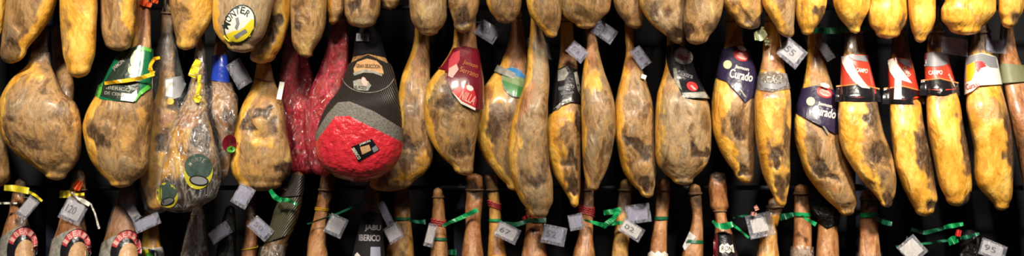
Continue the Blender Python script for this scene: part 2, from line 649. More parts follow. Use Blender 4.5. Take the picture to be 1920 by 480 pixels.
def sleeve(h, rows, top, bot, mat, name='paper_sleeve', off=0.004, wrinkle=0.0015, nt=112, nv=26, label=None, parent=None, scales=((14, 1), (38, 0.5))):
    """a wrapped sleeve with its own outline; top / bot are polylines (x, y) in photo pixels"""
    SEED[0] += 1
    lf = Loft(rows, ref=h['lf'], off=off, closed=False)
    th = np.linspace(0, 2 * math.pi, nt, endpoint=False)

    def edge(pl):
        y = np.full(nt, np.mean([p[1] for p in pl]))
        for _ in range(12):
            y = 0.4 * y + 0.6 * poly_y(pl, lf.x_at(y, th))
        return y
    yt, yb = edge(top), edge(bot)
    t = np.linspace(0, 1, nv)[:, None]
    y = yt[None, :] * (1 - t) + yb[None, :] * t
    px, py, dep = lf.grid(y, np.broadcast_to(th[None, :], y.shape))
    W = to_world(px, py, dep)
    cx, _ = lf.sect(y); _, yc = lf.depth(y)
    W = add_noise(W, to_world(cx, y, yc), wrinkle, SEED[0], scales)
    V = W.reshape(-1, 3); F = tube_faces(nv, nt, False)
    o = mesh_obj(name, V, F, mat, parent or h['o'], h['org'])
    if label:
        o['label'] = label
    return dict(o=o, bvh=bvh_world(V, F), org=h['org'], lf=lf)


def bag(h, rows, mat, name='plastic_bag', off=0.008, wrinkle=0.006, label=None, scales=((12, 1), (34, 0.6))):
    SEED[0] += 1
    lf = Loft(rows, ref=h['lf'], off=off, closed=True)
    nv, nt = 70, 72
    ys = np.linspace(lf.y0 + 0.2, lf.y1 - 0.2, nv)
    th = np.linspace(0, 2 * math.pi, nt, endpoint=False)
    px, py, dep = lf.grid(ys[:, None], th[None, :])
    W = to_world(px, py, dep)
    cx, _ = lf.sect(ys); _, yc = lf.depth(ys)
    W = add_noise(W, np.broadcast_to(to_world(cx, ys, yc)[:, None, :], W.shape), wrinkle, SEED[0], scales, (1.6, 1, 0.6))
    V = W.reshape(-1, 3); F = tube_faces(nv, nt, True)
    o = mesh_obj(name, V, F, mat, h['o'], h['org'])
    if label:
        o['label'] = label
    return dict(o=o, bvh=bvh_world(V, F), org=h['org'], lf=lf)


def drape(target, pts2, off):
    """put photo points on the front of a real surface, a hair above it"""
    res = [None] * len(pts2)
    for i, (x, y) in enumerate(pts2):
        d = (P(x, y, 0) - CAM).normalized()
        loc, nr, idx, dist = target['bvh'].ray_cast(CAM, d)
        if loc is not None:
            res[i] = (loc.y, None)
    good = [i for i, r in enumerate(res) if r]
    out = []
    for i, (x, y) in enumerate(pts2):
        if res[i]:
            yy = res[i][0]
        elif good:
            j = min(good, key=lambda k: (pts2[k][0] - x)**2 + (pts2[k][1] - y)**2)
            yy = res[j][0]
        else:
            yy = 0
        out.append(P(x, y, yy - off))
    return out


def decal(target, poly, mat, name, off=0.0012, step=4.0, parent=None, label=None):
    n = len(poly)
    dense = []
    for i in range(n):
        a, b = Vector(poly[i]), Vector(poly[(i + 1) % n])
        k = max(1, int((b - a).length / step))
        for q in range(k):
            dense.append(a.lerp(b, q / k))
    m = len(dense)
    xs = [p.x for p in dense]; ys = [p.y for p in dense]

    def inside(x, y):
        c = False
        j = m - 1
        for i in range(m):
            if (ys[i] > y) != (ys[j] > y) and x < (xs[j] - xs[i]) * (y - ys[i]) / (ys[j] - ys[i]) + xs[i]:
                c = not c
            j = i
        return c
    pts = list(dense)
    gx = min(xs) + step / 2
    while gx < max(xs):
        gy = min(ys) + step / 2
        while gy < max(ys):
            if inside(gx, gy) and min((gx - p.x)**2 + (gy - p.y)**2 for p in dense) > (step * 0.4)**2:
                pts.append(Vector((gx, gy)))
            gy += step
        gx += step
    r = delaunay_2d_cdt(pts, [], [list(range(m))], 1, 1e-5)
    V2, F = r[0], r[2]
    W = drape(target, [(v.x, v.y) for v in V2], off)
    F2 = []
    for f in F:                                            # face the camera
        a, b, c = W[f[0]], W[f[1]], W[f[2]]
        F2.append(tuple(f) if (b - a).cross(c - a).y < 0 else tuple(reversed(f)))
    o = mesh_obj(name, W, F2, mat, parent or target['o'], target['org'])
    if label:
        o['label'] = label
    return dict(o=o, org=target['org'], bvh=BVHTree.FromPolygons(W, F2))


def ell(cx, cy, rx, ry, rot=0, n=28, a0=0, a1=360):
    r = math.radians(rot)
    out = []
    full = abs(a1 - a0) >= 360
    for k in range(n):
        a = math.radians(a0 + (a1 - a0) * k / (n if full else n - 1))
        x, y = rx * math.cos(a), ry * math.sin(a)
        out.append((cx + x * math.cos(r) - y * math.sin(r), cy + x * math.sin(r) + y * math.cos(r)))
    return out


def ring(cx, cy, rx, ry, k, rot=0, a0=0, a1=300):
    return ell(cx, cy, rx, ry, rot, 24, a0, a1) + ell(cx, cy, rx * k, ry * k, rot, 24, a1, a0)


_glyph = {}


def text_mesh(s, bold=0.0, shear=0.0):
    k = (s, bold, shear)
    if k not in _glyph:
        cu = bpy.data.curves.new('glyph', 'FONT')
        cu.body = s
        cu.offset = bold
        cu.shear = shear
        cu.resolution_u = 3
        cu.align_x = 'CENTER'; cu.align_y = 'CENTER'
        ob = bpy.data.objects.new('glyph', cu)
        C.objects.link(ob)
        bpy.context.view_layer.update()
        me = bpy.data.meshes.new_from_object(ob.evaluated_get(bpy.context.evaluated_depsgraph_get()))
        V = [v.co.copy() for v in me.vertices]; F = [tuple(p.vertices) for p in me.polygons]
        bpy.data.objects.remove(ob); bpy.data.curves.remove(cu); bpy.data.meshes.remove(me)
        _glyph[k] = (V, F)
    return _glyph[k]


def lettering(target, items, mat, name='lettering', off=0.002, bold=0.012, shear=0.0, parent=None):
    """items: (text, x, y, height px, width px, rotation deg); a word is a part, letters set round an arc are one word"""
    if len(items) == 2:
        return [lettering(target, [it], mat, name, off, bold, shear, parent) for it in items]
    pts, faces = [], []
    for (s, x, y, hh, ww, rot) in items:
        V, F = text_mesh(s, bold, shear)
        x0 = min(v.x for v in V); x1 = max(v.x for v in V); y0 = min(v.y for v in V); y1 = max(v.y for v in V)
        a = math.radians(rot)
        b = len(pts)
        for v in V:
            u = ((v.x - x0) / (x1 - x0) - 0.5) * ww
            w = -((v.y - y0) / (y1 - y0) - 0.5) * hh
            pts.append((x + u * math.cos(a) - w * math.sin(a), y + u * math.sin(a) + w * math.cos(a)))
        faces += [tuple(b + q for q in f) for f in F]
    W = drape(target, pts, off)
    return mesh_obj(name, W, faces, mat, parent or target['o'], target['org'], smooth=False)


# ------------------------------------------------------------------ tags, ribbons, twine
def price_tag(x, y, w, h, rot, dep, label, text=None, mat='card', sleeve_k=1.25, tiltx=-14, tilty=0, string_to=None, group='price tags in clear sleeves', grow='br', shade=None):
    if dep is None:                                        # lies on the ham behind it
        dep = min(r[0].y for r in (q['bvh'].ray_cast(CAM, (P(x, y) - CAM).normalized()) for q in HAMS.values()) if r[0] is not None) - 0.016
    dep += DYFIX.get(label, 0.0)
    c = P(x, y, dep)
    a = math.radians(rot)
    tx, ty = math.radians(tiltx), math.radians(tilty)
    U = Vector((math.cos(a) * math.cos(ty), math.sin(ty), -math.sin(a)))
    Dn = Vector((-math.sin(a), math.sin(tx), -math.cos(a)))
    U.normalize(); Dn.normalize()
    Nn = U.cross(Dn).normalized()
    if Nn.y > 0:
        Nn = -Nn
    f = S * (D + dep) / D

    def card(name, w, h, th, mat, parent, z=0.0, dx=0, dyy=0, bend=0.0):
        V, F = [], []
        nx, ny = 7, 5
        for lay in (1, -1):
            for j in range(ny):
                for i in range(nx):
                    u = (i / (nx - 1) - 0.5); v = (j / (ny - 1) - 0.5)
                    V.append(c + U * ((u * w + dx) * f) + Dn * ((v * h + dyy) * f) + Nn * (z + lay * th / 2 + bend * (0.25 - u * u) * w * f))
        g = lambda l, i, j: l * nx * ny + j * nx + i
        for j in range(ny - 1):
            for i in range(nx - 1):
                F.append((g(0, i, j), g(0, i, j + 1), g(0, i + 1, j + 1), g(0, i + 1, j)))
                F.append((g(1, i, j), g(1, i + 1, j), g(1, i + 1, j + 1), g(1, i, j + 1)))
        for i in range(nx - 1):
            F.append((g(0, i, 0), g(0, i + 1, 0), g(1, i + 1, 0), g(1, i, 0)))
            F.append((g(0, i + 1, ny - 1), g(0, i, ny - 1), g(1, i, ny - 1), g(1, i + 1, ny - 1)))
        for j in range(ny - 1):
            F.append((g(0, 0, j + 1), g(0, 0, j), g(1, 0, j), g(1, 0, j + 1)))
            F.append((g(0, nx - 1, j), g(0, nx - 1, j + 1), g(1, nx - 1, j + 1), g(1, nx - 1, j)))
        return mesh_obj(name, V, F, mat, parent, c, smooth=False)
    o = card('hanging_price_tag', w, h, 0.0009, mat, None, bend=0.06)
    tag(o, label, 'tag', group)
    if sleeve_k:
        card('plastic_sleeve', w * sleeve_k, h * (sleeve_k + 0.12), 0.004, 'sleeve', o, dx=w * 0.05, dyy=h * 0.03, bend=0.06)
    if text:
        V, F = text_mesh(text, 0.01)
        x0 = min(v.x for v in V); x1 = max(v.x for v in V); y0 = min(v.y for v in V); y1 = max(v.y for v in V)
        W = []
        for v in V:
            u = ((v.x - x0) / (x1 - x0) - 0.5)  * w * 0.56 - w * 0.1
            q = -((v.y - y0) / (y1 - y0) - 0.5) * h * 0.46
            W.append(c + U * (u * f) + Dn * (q * f) + Nn * (0.0012 + 0.06 * (0.25 - (u / w)**2) * w * f))
        mesh_obj('printed_number', W, F, 'ink', o, c, smooth=False)
    if string_to:
        p1 = P(*string_to)
        hit = [r[0].y for r in (q['bvh'].ray_cast(CAM, (p1 - CAM).normalized()) for q in HAMS.values()) if r[0] is not None and r[0].y > -0.03]
        if hit:
            p1 = P(string_to[0], string_to[1], min(hit) - 0.02)
        p1 = c.lerp(p1, 0.88)
        p0 = c - Dn * (h * 0.5 * f) - U * (w * 0.3 * f)
        m_ = (p0 + p1) / 2 + Vector((0, 0, 0.004))
        m_.y = min(p0.y, p1.y)
        tube('string', [p0, m_, p1], 0.0011, 'grey', o, c, n=6)
    return o


def ribbon(pieces, label, mat='ribbon_green', name='hanging_ribbon', cat='ribbon', group='green ribbon ties', extra=None):
    """pieces: lists of (x, y, depth, width px); a flat tape with thickness and a slight twist"""
    V, F = [], []
    for pc_ in pieces:
        N = 14
        t = np.linspace(0, len(pc_) - 1, N)
        idx = np.arange(len(pc_))
        xs, ys, ds, ws = [np.interp(t, idx, [p[k] for p in pc_]) for k in range(4)]
        ds = ds + DYFIX.get(label, 0.0)
        b = len(V)
        for i in range(N):
            a, q = max(i - 1, 0), min(i + 1, N - 1)
            tx, ty = xs[q] - xs[a], ys[q] - ys[a]
            L = math.hypot(tx, ty) or 1
            nx_, ny_ = -ty / L, tx / L
            tw = 0.006 * math.sin(i * 0.9)
            for (s, e) in ((1, -0.0012), (1, 0.0012), (-1, 0.0012), (-1, -0.0012)):
                V.append(P(xs[i] + s * nx_ * ws[i] / 2, ys[i] + s * ny_ * ws[i] / 2, ds[i] + e + s * tw))
        F += [tuple(b + k for k in f) for f in tube_faces(N, 4, True)]
    c = sum((Vector(v) for v in V), Vector()) / len(V)
    o = mesh_obj(name, V, F, mat, None, c, smooth=False)
    tag(o, label, cat, group)
    return o


def loops(h, y, mat, name, n=1, dyy=3, r=0.003, slant=0.0, extra=1.0, label=None, wob=0.0):
    """n turns of twine or tape round a shank, part of the ham"""
    lf = h['lf']
    pts = []
    N = 26 * n
    for k in range(N + 1):
        a = 2 * math.pi * k / 26
        yy = y + dyy * (k / 26 - n / 2)
        cx, w = lf.sect(np.array([yy])); d, yc = lf.depth(np.array([yy]))
        jit = wob * math.sin(k * 2.7)
        pts.append(P(float(cx[0]) + (float(w[0]) + extra + jit) * math.cos(a), yy + slant * math.cos(a) + jit,
                     float(yc[0]) + (float(d[0]) + 0.003) * math.sin(a)))
    o = tube(name, pts, r, mat, h['o'], h['org'], False, 6)
    if label:
        o['label'] = label
    return o


def band(h, y, hh, mat, name='tie_band', slant=0.0, extra=1.0):
    """flat tape ring round a shank"""
    cx, w = h['lf'].sect(np.array([y - hh, y, y + hh]))
    rows = [(yy, float(a - b) - extra, float(a + b) + extra) for yy, a, b in zip((y - hh - abs(slant), y, y + hh + abs(slant)), cx, w)]
    c0, w0 = float(cx[1]), float(w[1])
    return sleeve(h, rows, [(c0 - w0, y - hh / 2 + slant), (c0 + w0, y - hh / 2 - slant)],
                  [(c0 - w0, y + hh / 2 + slant), (c0 + w0, y + hh / 2 - slant)], mat, name, 0.005, 0.0006, 48, 4)


RAIL_Y = 0.205
#__DATA__
# ------------------------------------------------------------------ the setting
def box(name, x0, x1, y0, y1, z0, z1, mat):
    V = [(x, y, z) for x in (x0, x1) for y in (y0, y1) for z in (z0, z1)]
    F = [(0, 1, 3, 2), (4, 6, 7, 5), (0, 4, 5, 1), (2, 3, 7, 6), (0, 2, 6, 4), (1, 5, 7, 3)]
    c = Vector(((x0 + x1) / 2, (y0 + y1) / 2, (z0 + z1) / 2))
    return mesh_obj(name, V, F, mat, None, c, smooth=False)


wall = box('wall_back', -4, 4, 0.46, 0.56, 0, 3.4, 'wall')
wall['kind'] = 'structure'
fl_ = box('floor', -4, 4, -7, 0.56, -0.08, 0, 'floor')
fl_['kind'] = 'structure'
k = 1
for px in (100, 862, 1612):                                  # uprights that carry the rails
    c = P(px, 240, 0.36)
    o = box('trim_%d' % k, c.x - 0.024, c.x + 0.024, 0.34, 0.46, 0, 3.2, 'post')
    o['kind'] = 'structure'
    k += 1
for zpx in (-300, 14, 352):                                  # rails the hams hang from
    a, b = P(-500, zpx, RAIL_Y), P(2420, zpx, RAIL_Y)
    o = tube('trim_%d' % k, [a, (a + b) / 2, b], 0.011, 'rail', n=12)
    o['kind'] = 'structure'
    k += 1
for px in (100, 862, 1612):                                  # brackets from the uprights to the rails
    for zpx in (-300, 14, 352):
        c = P(px, zpx, RAIL_Y)
        o = box('trim_%d' % k, c.x - 0.01, c.x + 0.01, RAIL_Y, 0.345, c.z - 0.014, c.z + 0.014, 'rail')
        o['kind'] = 'structure'
        k += 1


# ------------------------------------------------------------------ top row of hams
def up(*rows, dx=0.0):
    y, l, r = rows[0]
    c, w = (l + r) / 2, (r - l) / 2
    ext = []
    for (yy, kk, mn) in ((-70, 0.98, 0), (-140, 0.8, 14), (-200, 0.52, 14), (-262, 0.32, 14), (-322, 0.26, 13)):
        ww = max(w * kk, min(mn, w)); cc = c + dx * (yy / -100.0)
        ext.append((yy, cc - ww, cc + ww))
    ext.append((-345, c + dx * 3.4, c + dx * 3.4))
    return ext[::-1] + list(rows)


G1 = 'hams of the top row'


def U(key, rows, label, **kw):
    kw['dy'] = kw.get('dy', -0.05) - 0.06
    kw.setdefault('group', G1)
    kw.setdefault('nt', 56)
    return ham(key, rows, label, **kw)


U('U0', up((0, -60, 13), (30, -55, 10), (56, -45, 6), (80, -24, -24)), 'sliver of a yellow ham at the left edge of the top row', base=(0.9, 0, 0, 0), dy=0.0)
U('U1', up((0, 11, 108), (30, 8, 97), (60, 4, 78), (92, 0, 52), (119, 20, 20), dx=22), 'slanting top row ham with brown face and golden right edge above the biggest round ham',
  fr=30, pat=[(20, 95, 22, 22, 0, 'd', 0.55), (60, 30, 22, 30, 20, 'p', 0.5), (95, 70, 12, 22, 20, 'd', 0.6)])
U('U2', up((0, 111, 184), (50, 113, 182), (100, 117, 178), (125, 124, 170), (146, 147, 147)), 'long smooth golden ham of the top row hanging lowest between two brown ones',
  base=(0.85, 0, 0, 0), pat=[(148, 120, 30, 30, 0, 'r', 0.25), (122, 60, 10, 60, 0, 'd', 0.4)], dy=-0.06)
U('U3', up((0, 187, 257), (30, 188, 257), (60, 191, 254), (80, 198, 246), (96, 224, 224)), 'top row ham half wrinkled brown, half bright yellow, above the green label',
  pat=[(240, 20, 16, 46, -6, 'f', 1), (205, 40, 14, 30, 0, 'p', 0.45), (225, 86, 22, 12, 0, 'r', 0.3)])
U('U4', up((0, 318, 410), (25, 321, 403), (50, 325, 392), (75, 330, 374), (94, 348, 348), dx=18), 'orange brown top row ham leaning left beside the one with a round sticker', dy=-0.09,
  base=(0.55, 0, 0.15, 0), pat=[(335, 40, 14, 40, 10, 'd', 0.45), (385, 10, 14, 24, 0, 'f', 0.9)])
h = U('U5', up((0, 400, 512), (25, 398, 509), (50, 399, 503), (70, 408, 494), (85, 424, 478), (99, 456, 456)), 'pale greyish top row ham wearing a round white and yellow sticker',
      base=(0, 0, 0, 0.85), fl=10, dy=-0.1, pat=[(500, 20, 14, 30, 0, 'p', 1), (440, 92, 30, 10, 0, 'd', 0.4)])
d = decal(h, ell(449, 45, 29, 38, 22), 'silver', 'round_sticker', 0.002)
decal(d, ell(449, 45, 26, 35, 22), 'white', 'sticker_face', 0.001)
decal(d, [(418, 68), (437, 58), (449, 57), (459, 50), (470, 37), (476, 36), (476, 52), (469, 68), (455, 78), (440, 80), (428, 78)], 'yellow', 'yellow_field', 0.0018)
decal(d, [(438, 67), (460, 54), (464, 60), (443, 74)], 'grey', 'grey_plate', 0.0026)
decal(d, ring(449, 45, 28.5, 37.5, 0.94, 22, 0, 350), 'dark_green', 'rim_line', 0.0024)
decal(d, [(441, 34), (447, 32), (449, 44), (444, 56), (440, 52), (443, 44)], 'grey', 'figure', 0.0026)
lettering(d, [('M', 424, 47, 14, 11, -62), ('O', 428, 35, 13, 9, -48), ('N', 436, 26, 13, 10, -30), ('T', 445, 20, 13, 9, -8), ('E', 455, 19, 13, 8, 12), ('R', 464, 25, 12, 8, 36)], 'dark_green', off=0.0032)
U('U6', up((0, 500, 549), (40, 498, 543), (70, 488, 534), (92, 474, 526), (106, 468, 516), (119, 490, 490), dx=8), 'top row ham with curved orange edge peeking out behind the stickered one',
  base=(0.35, 0, 0, 0), dy=-0.0, fr=18, pat=[(500, 60, 22, 40, 10, 'd', 0.9), (490, 108, 26, 10, -10, 'f', 0.7)])
U('U7', up((0, 544, 613), (40, 545, 611), (70, 546, 603), (88, 550, 592), (98, 557, 586), (108, 577, 577)), 'rough tawny top row ham with a small nub at its tip above the red films',
  base=(0.3, 0, 0, 0), dy=-0.06, pat=[(560, 30, 12, 30, 0, 'd', 0.7), (598, 60, 10, 26, 15, 'd', 0.5), (577, 90, 14, 14, 0, 'r', 0.25)])
U('U8', up((0, 613, 647), (20, 614, 645), (34, 617, 637), (46, 623, 623), dx=6), 'narrow brown top row ham squeezed beside the ham with a pale bottom rim', base=(0.25, 0, 0, 0), dy=-0.03, fl=8)
U('U9', up((0, 646, 713), (25, 646, 711), (38, 651, 704), (52, 680, 680)), 'brown top row ham with pale ragged bottom rim above the black sleeve',
  base=(0.1, 0, 0, 0.1), pat=[(665, 14, 14, 20, 0, 'd', 0.85), (690, 42, 26, 10, -14, 'p', 0.9)], dy=-0.06)
U('U10', up((0, 715, 750), (8, 718, 746), (18, 730, 730)), 'barely showing tip of a brown ham high in the top row', base=(0.1, 0, 0, 0), dy=-0.02)
U('U11', up((0, 767, 838), (28, 768, 838), (48, 776, 831), (58, 786, 822), (67, 805, 805)), 'rounded tan top row ham alone in a dark gap above a bare brown shank',
  base=(0.2, 0, 0, 0.35), pat=[(800, 18, 30, 12, -20, 'p', 0.8), (785, 48, 12, 12, 0, 'd', 0.5), (815, 58, 16, 8, 0, 'r', 0.3)])
U('U12', up((0, 840, 899), (22, 844, 895), (42, 850, 887), (62, 868, 868)), 'short brown top row ham directly above the maroon label',
  base=(0.25, 0, 0, 0), dy=-0.06, pat=[(868, 36, 22, 16, 0, 'd', 0.75)])
U('U13', up((0, 911, 979), (20, 918, 976), (34, 930, 968), (44, 950, 950)), 'dull brown top row ham beside a numbered tag', base=(0.1, 0, 0, 0.1), fl=8, pat=[(955, 34, 20, 10, 0, 'd', 0.5)])
U('U14', up((0, 985, 1051), (22, 990, 1053), (45, 1005, 1051), (60, 1020, 1046), (71, 1036, 1036)), 'top row ham with orange left rim and grey face above the long bare ham',
  fl=14, dy=-0.07, pat=[(1030, 20, 20, 30, 10, 'p', 0.5), (1040, 52, 12, 14, 0, 'd', 0.4)])
h = U('U15', up((0, 1042, 1146), (18, 1049, 1144), (34, 1060, 1130), (45, 1078, 1118), (54, 1098, 1098)), 'wide top row ham with a yellow bone nub at its lower right',
      fl=8, dy=-0.04, pat=[(1095, 22, 26, 16, 10, 'd', 0.6), (1070, 14, 20, 10, 20, 'p', 0.5)])
U('U16', up((0, 1148, 1206), (20, 1155, 1206), (40, 1172, 1204), (54, 1192, 1192)), 'narrow brown top row ham left of the pair of broad grey ones', base=(0.1, 0, 0, 0.1), dy=-0.03, pat=[(1190, 42, 14, 14, 0, 'r', 0.35)])
U('U17', up((0, 1198, 1288), (25, 1207, 1286), (45, 1222, 1283), (60, 1240, 1281), (72, 1256, 1279), (82, 1272, 1272)), 'broad greyish top row ham tapering to the right, first of a touching pair',
  base=(0, 0, 0, 0.5), fl=8, pat=[(1250, 25, 30, 12, 35, 'p', 0.9), (1262, 62, 18, 12, 20, 'd', 0.75), (1225, 20, 12, 18, 20, 'd', 0.4)], dy=-0.045)
U('U18', up((0, 1286, 1356), (25, 1281, 1353), (50, 1281, 1343), (68, 1286, 1328), (84, 1306, 1306)), 'broad tan top row ham with a dark cavity, second of a touching pair',
  base=(0.25, 0, 0, 0.3), pat=[(1290, 58, 12, 20, 0, 'd', 0.9), (1338, 46, 16, 16, 0, 'd', 0.7), (1318, 64, 14, 12, 0, 'r', 0.35), (1320, 20, 24, 14, 0, 'p', 0.6)], dy=-0.07)
U('U19', up((0, 1353, 1427), (20, 1362, 1429), (38, 1378, 1426), (55, 1408, 1408)), 'tan top row ham with ochre top over the first purple label', base=(0.4, 0, 0, 0.2), pat=[(1415, 38, 14, 14, 0, 'd', 0.7), (1385, 10, 24, 14, 0, 'f', 0.6)])
U('U20', up((0, 1428, 1492), (28, 1440, 1491), (50, 1455, 1489), (71, 1479, 1479)), 'top row ham with golden left side and grey right side tapering to a point', fl=24, dy=-0.06,
  pat=[(1480, 24, 14, 30, 0, 'p', 0.6), (1478, 60, 12, 10, 0, 'd', 0.5)])
U('U21', up((0, 1491, 1550), (22, 1491, 1546), (44, 1496, 1536), (56, 1502, 1526), (66, 1513, 1513)), 'yellow lumpy top row ham with brown creases above the second purple label', base=(0.8, 0, 0, 0), pat=[(1535, 30, 12, 20, 20, 'd', 0.55), (1500, 20, 8, 24, 0, 'd', 0.4)])
U('U22', up((0, 1562, 1633), (20, 1567, 1629), (40, 1579, 1619), (52, 1590, 1613), (63, 1605, 1605)), 'smooth yellow pear shaped ham, first of the golden cluster in the top row', base=(1, 0, 0, 0), dy=-0.07, mat='ham_shiny', pat=[(1610, 44, 12, 12, 0, 'd', 0.4)])
U('U23', up((0, 1632, 1701), (22, 1627, 1703), (44, 1629, 1699), (60, 1641, 1688), (73, 1666, 1666)), 'round yellow top row ham with brown underside in the golden cluster', base=(0.95, 0, 0, 0), dy=-0.035, mat='ham_shiny', pat=[(1690, 46, 14, 18, 0, 'd', 0.6), (1648, 64, 22, 10, 0, 'r', 0.4)])
U('U24', up((0, 1703, 1754), (30, 1704, 1753), (55, 1708, 1747), (69, 1714, 1737), (80, 1725, 1725)), 'slim golden top row ham hanging lowest in the golden cluster', base=(0.9, 0, 0, 0), dy=-0.06, mat='ham_shiny', pat=[(1722, 62, 20, 18, 0, 'r', 0.45)])
U('U25', up((0, 1772, 1869), (18, 1764, 1869), (36, 1765, 1858), (52, 1780, 1840), (66, 1812, 1812)), 'widest yellow top row ham with a crease across it above the white label', base=(1, 0, 0, 0), dy=-0.06, mat='ham_shiny',
  pat=[(1822, 26, 34, 5, 38, 'r', 0.5), (1850, 42, 14, 10, 0, 'd', 0.3)])
U('U26', up((0, 1872, 1924), (22, 1872, 1919), (36, 1877, 1910), (53, 1891, 1891)), 'small ochre top row ham at the right end', base=(0.75, 0, 0, 0), dy=-0.03, pat=[(1905, 34, 16, 16, 0, 'd', 0.7)])

# ------------------------------------------------------------------ middle row of hams
G2 = 'hams of the middle row'


def Mh(key, rows, label, **kw):
    kw.setdefault('group', G2)
    kw.setdefault('hoof', True)
    y, l, r = rows[0]
    rows = [(y - 14, (l + r) / 2, (l + r) / 2)] + rows
    kw.setdefault('cordy', min(max(y + 4, 6), 40))
    return ham(key, rows, label, **kw)


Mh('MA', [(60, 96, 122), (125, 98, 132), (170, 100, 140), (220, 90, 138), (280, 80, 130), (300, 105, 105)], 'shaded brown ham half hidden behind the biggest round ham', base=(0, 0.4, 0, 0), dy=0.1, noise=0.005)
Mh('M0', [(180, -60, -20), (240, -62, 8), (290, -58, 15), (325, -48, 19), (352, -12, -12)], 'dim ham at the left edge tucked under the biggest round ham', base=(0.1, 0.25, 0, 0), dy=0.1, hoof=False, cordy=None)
h = Mh('M1', [(20, 62, 90), (70, 60, 90), (105, 58, 92), (122, 50, 96), (136, 33, 101), (155, 16, 108), (175, 4, 121), (192, -2, 141), (215, -5, 151), (245, -2, 154), (272, 14, 154), (292, 34, 151), (312, 64, 141), (326, 84, 127), (338, 106, 106)],
       'biggest round ham, tan with grey patches, at the left end of the middle row', base=(0.1, 0, 0, 0.1), fl=13, dy=-0.04,
       pat=[(75, 210, 42, 30, 20, 'p', 0.6), (66, 200, 50, 50, 10, 'p', 0.35), (55, 270, 26, 9, 25, 'd', 0.6), (100, 312, 40, 12, -10, 'd', 0.55), (115, 180, 16, 16, 0, 'r', 0.35), (135, 230, 14, 40, 0, 'f', 0.55), (60, 140, 30, 14, -20, 'f', 0.45), (20, 225, 16, 8, 10, 'd', 0.5), (92, 228, 14, 10, 0, 'd', 0.35), (76, 50, 40, 62, 0, 'd', 1)])  # last dark patch paints shade from the top row onto the neck
sleeve(h, [(96, 56, 94), (124, 50, 97)], [(56, 100), (94, 98)], [(50, 116), (97, 120)], 'clear', 'plastic_collar', 0.006, 0.004, 60, 12)
h = Mh('M2', [(-16, 254, 280), (30, 252, 282), (70, 248, 283), (92, 232, 284), (112, 216, 284), (135, 202, 285), (165, 186, 286), (190, 172, 287), (215, 160, 286), (240, 155, 284), (270, 159, 283), (300, 170, 281), (325, 188, 270), (342, 206, 250), (352, 226, 226)],
       'round tan ham wearing the green label with a yellow tie', dy=-0.05, lean=0.06, base=(0.1, 0, 0, 0.1), fl=16, calm=[(85, 192)], cordy=None,
       pat=[(268, 30, 20, 60, 0, 'r', 1), (205, 225, 22, 10, 10, 'd', 0.4), (235, 205, 40, 18, 0, 'p', 0.3), (178, 258, 16, 30, -25, 'd', 0.6), (245, 300, 16, 9, 10, 'd', 0.45), (215, 310, 40, 24, 10, 'p', 0.45), (270, 230, 12, 40, 0, 'f', 0.45), (240, 262, 24, 30, 0, 'f', 0.4)])
s = sleeve(h, [(82, 226, 287), (110, 214, 287), (140, 198, 287), (170, 182, 287), (196, 172, 290)], [(214, 108), (236, 92), (262, 85), (287, 92)], [(170, 180), (184, 186), (250, 191), (262, 178), (288, 164)], 'green', 'paper_sleeve', 0.006, 0.002, label='green and black printed label')
decal(s, [(187, 180), (192, 160), (208, 134), (226, 108), (238, 92), (256, 88), (252, 110), (243, 140), (232, 152), (262, 152), (262, 172), (249, 190), (215, 187)], 'dark_green', 'black_panel', 0.0015)
decal(s, [(178, 178), (184, 160), (193, 154), (190, 172), (186, 184)], 'light_green', 'green_edge', 0.002)
decal(s, [(250, 190), (262, 170), (284, 154), (285, 163), (264, 178), (254, 190)], 'light_green', 'lower_edge', 0.002)
decal(s, [(256, 90), (272, 88), (284, 92), (284, 98), (270, 94), (258, 96)], 'light_green', 'upper_edge', 0.002)
decal(s, [(226, 188), (228, 174), (246, 176), (256, 168), (258, 180), (250, 191)], 'white', 'white_corner', 0.0025)
decal(s, ell(254, 110, 9, 17, 12), 'pale_green', 'pale_panel', 0.0025)
decal(s, ell(247, 131, 7, 8, 12), 'pale_green', 'seal', 0.0025)
lettering(s, [('IBERICO', 222, 166, 7, 46, 7), ('DE CEBO', 214, 176, 6, 36, 7), ('JAMON', 222, 122, 9, 26, -40)], 'silver', off=0.004)
ribbon([[(196, 156, -0.09, 6), (230, 152, -0.1, 7), (262, 147, -0.1, 7), (289, 138, -0.09, 8)], [(289, 138, -0.088, 8), (281, 132, -0.09, 6), (279, 127, -0.088, 4)],
        [(287, 142, -0.085, 7), (281, 124, -0.07, 6), (289, 110, -0.06, 6), (300, 108, -0.05, 5)]], 'yellow strap tied across the green label', 'amber', cat='strap', group='yellow ties')
h = Mh('M3', [(20, 304, 324), (60, 301, 325), (85, 300, 327), (110, 299, 329), (150, 297, 330), (185, 290, 332), (210, 278, 336), (250, 268, 338), (300, 264, 336), (345, 266, 326), (372, 274, 312), (394, 292, 292)],
       'ham in clear plastic with a white paper slip, right of the green label', base=(0.6, 0, 0, 0.1), dy=-0.02, lean=0.11, thick=0.75,
       pat=[(312, 60, 20, 70, 0, 'd', 0.7), (310, 80, 18, 40, 0, 'r', 0.7), (310, 222, 16, 16, 0, 'r', 0.7), (308, 262, 14, 24, 0, 'd', 0.7), (272, 300, 10, 90, 0, 'f', 0.9), (330, 300, 12, 40, 0, 'd', 0.6), (305, 330, 16, 40, 0, 'f', 0.4)])  # dark shank patch puts the dimness under the top row into the colour
b = bag(h, [(62, 305, 325), (80, 296, 330), (110, 290, 336), (150, 286, 346), (185, 284, 352), (205, 276, 350), (250, 264, 346), (300, 259, 342), (350, 261, 332), (380, 268, 318), (402, 292, 292)], 'clear', off=0.012, label='clear wrinkled bag')
decal(b, [(309, 148), (323, 145), (340, 142), (349, 158), (338, 182), (324, 186), (308, 184)], 'grey', 'paper_back', 0.003)
decal(b, [(311, 150), (324, 148), (323, 182), (310, 180)], 'white', 'paper_slip', 0.005)
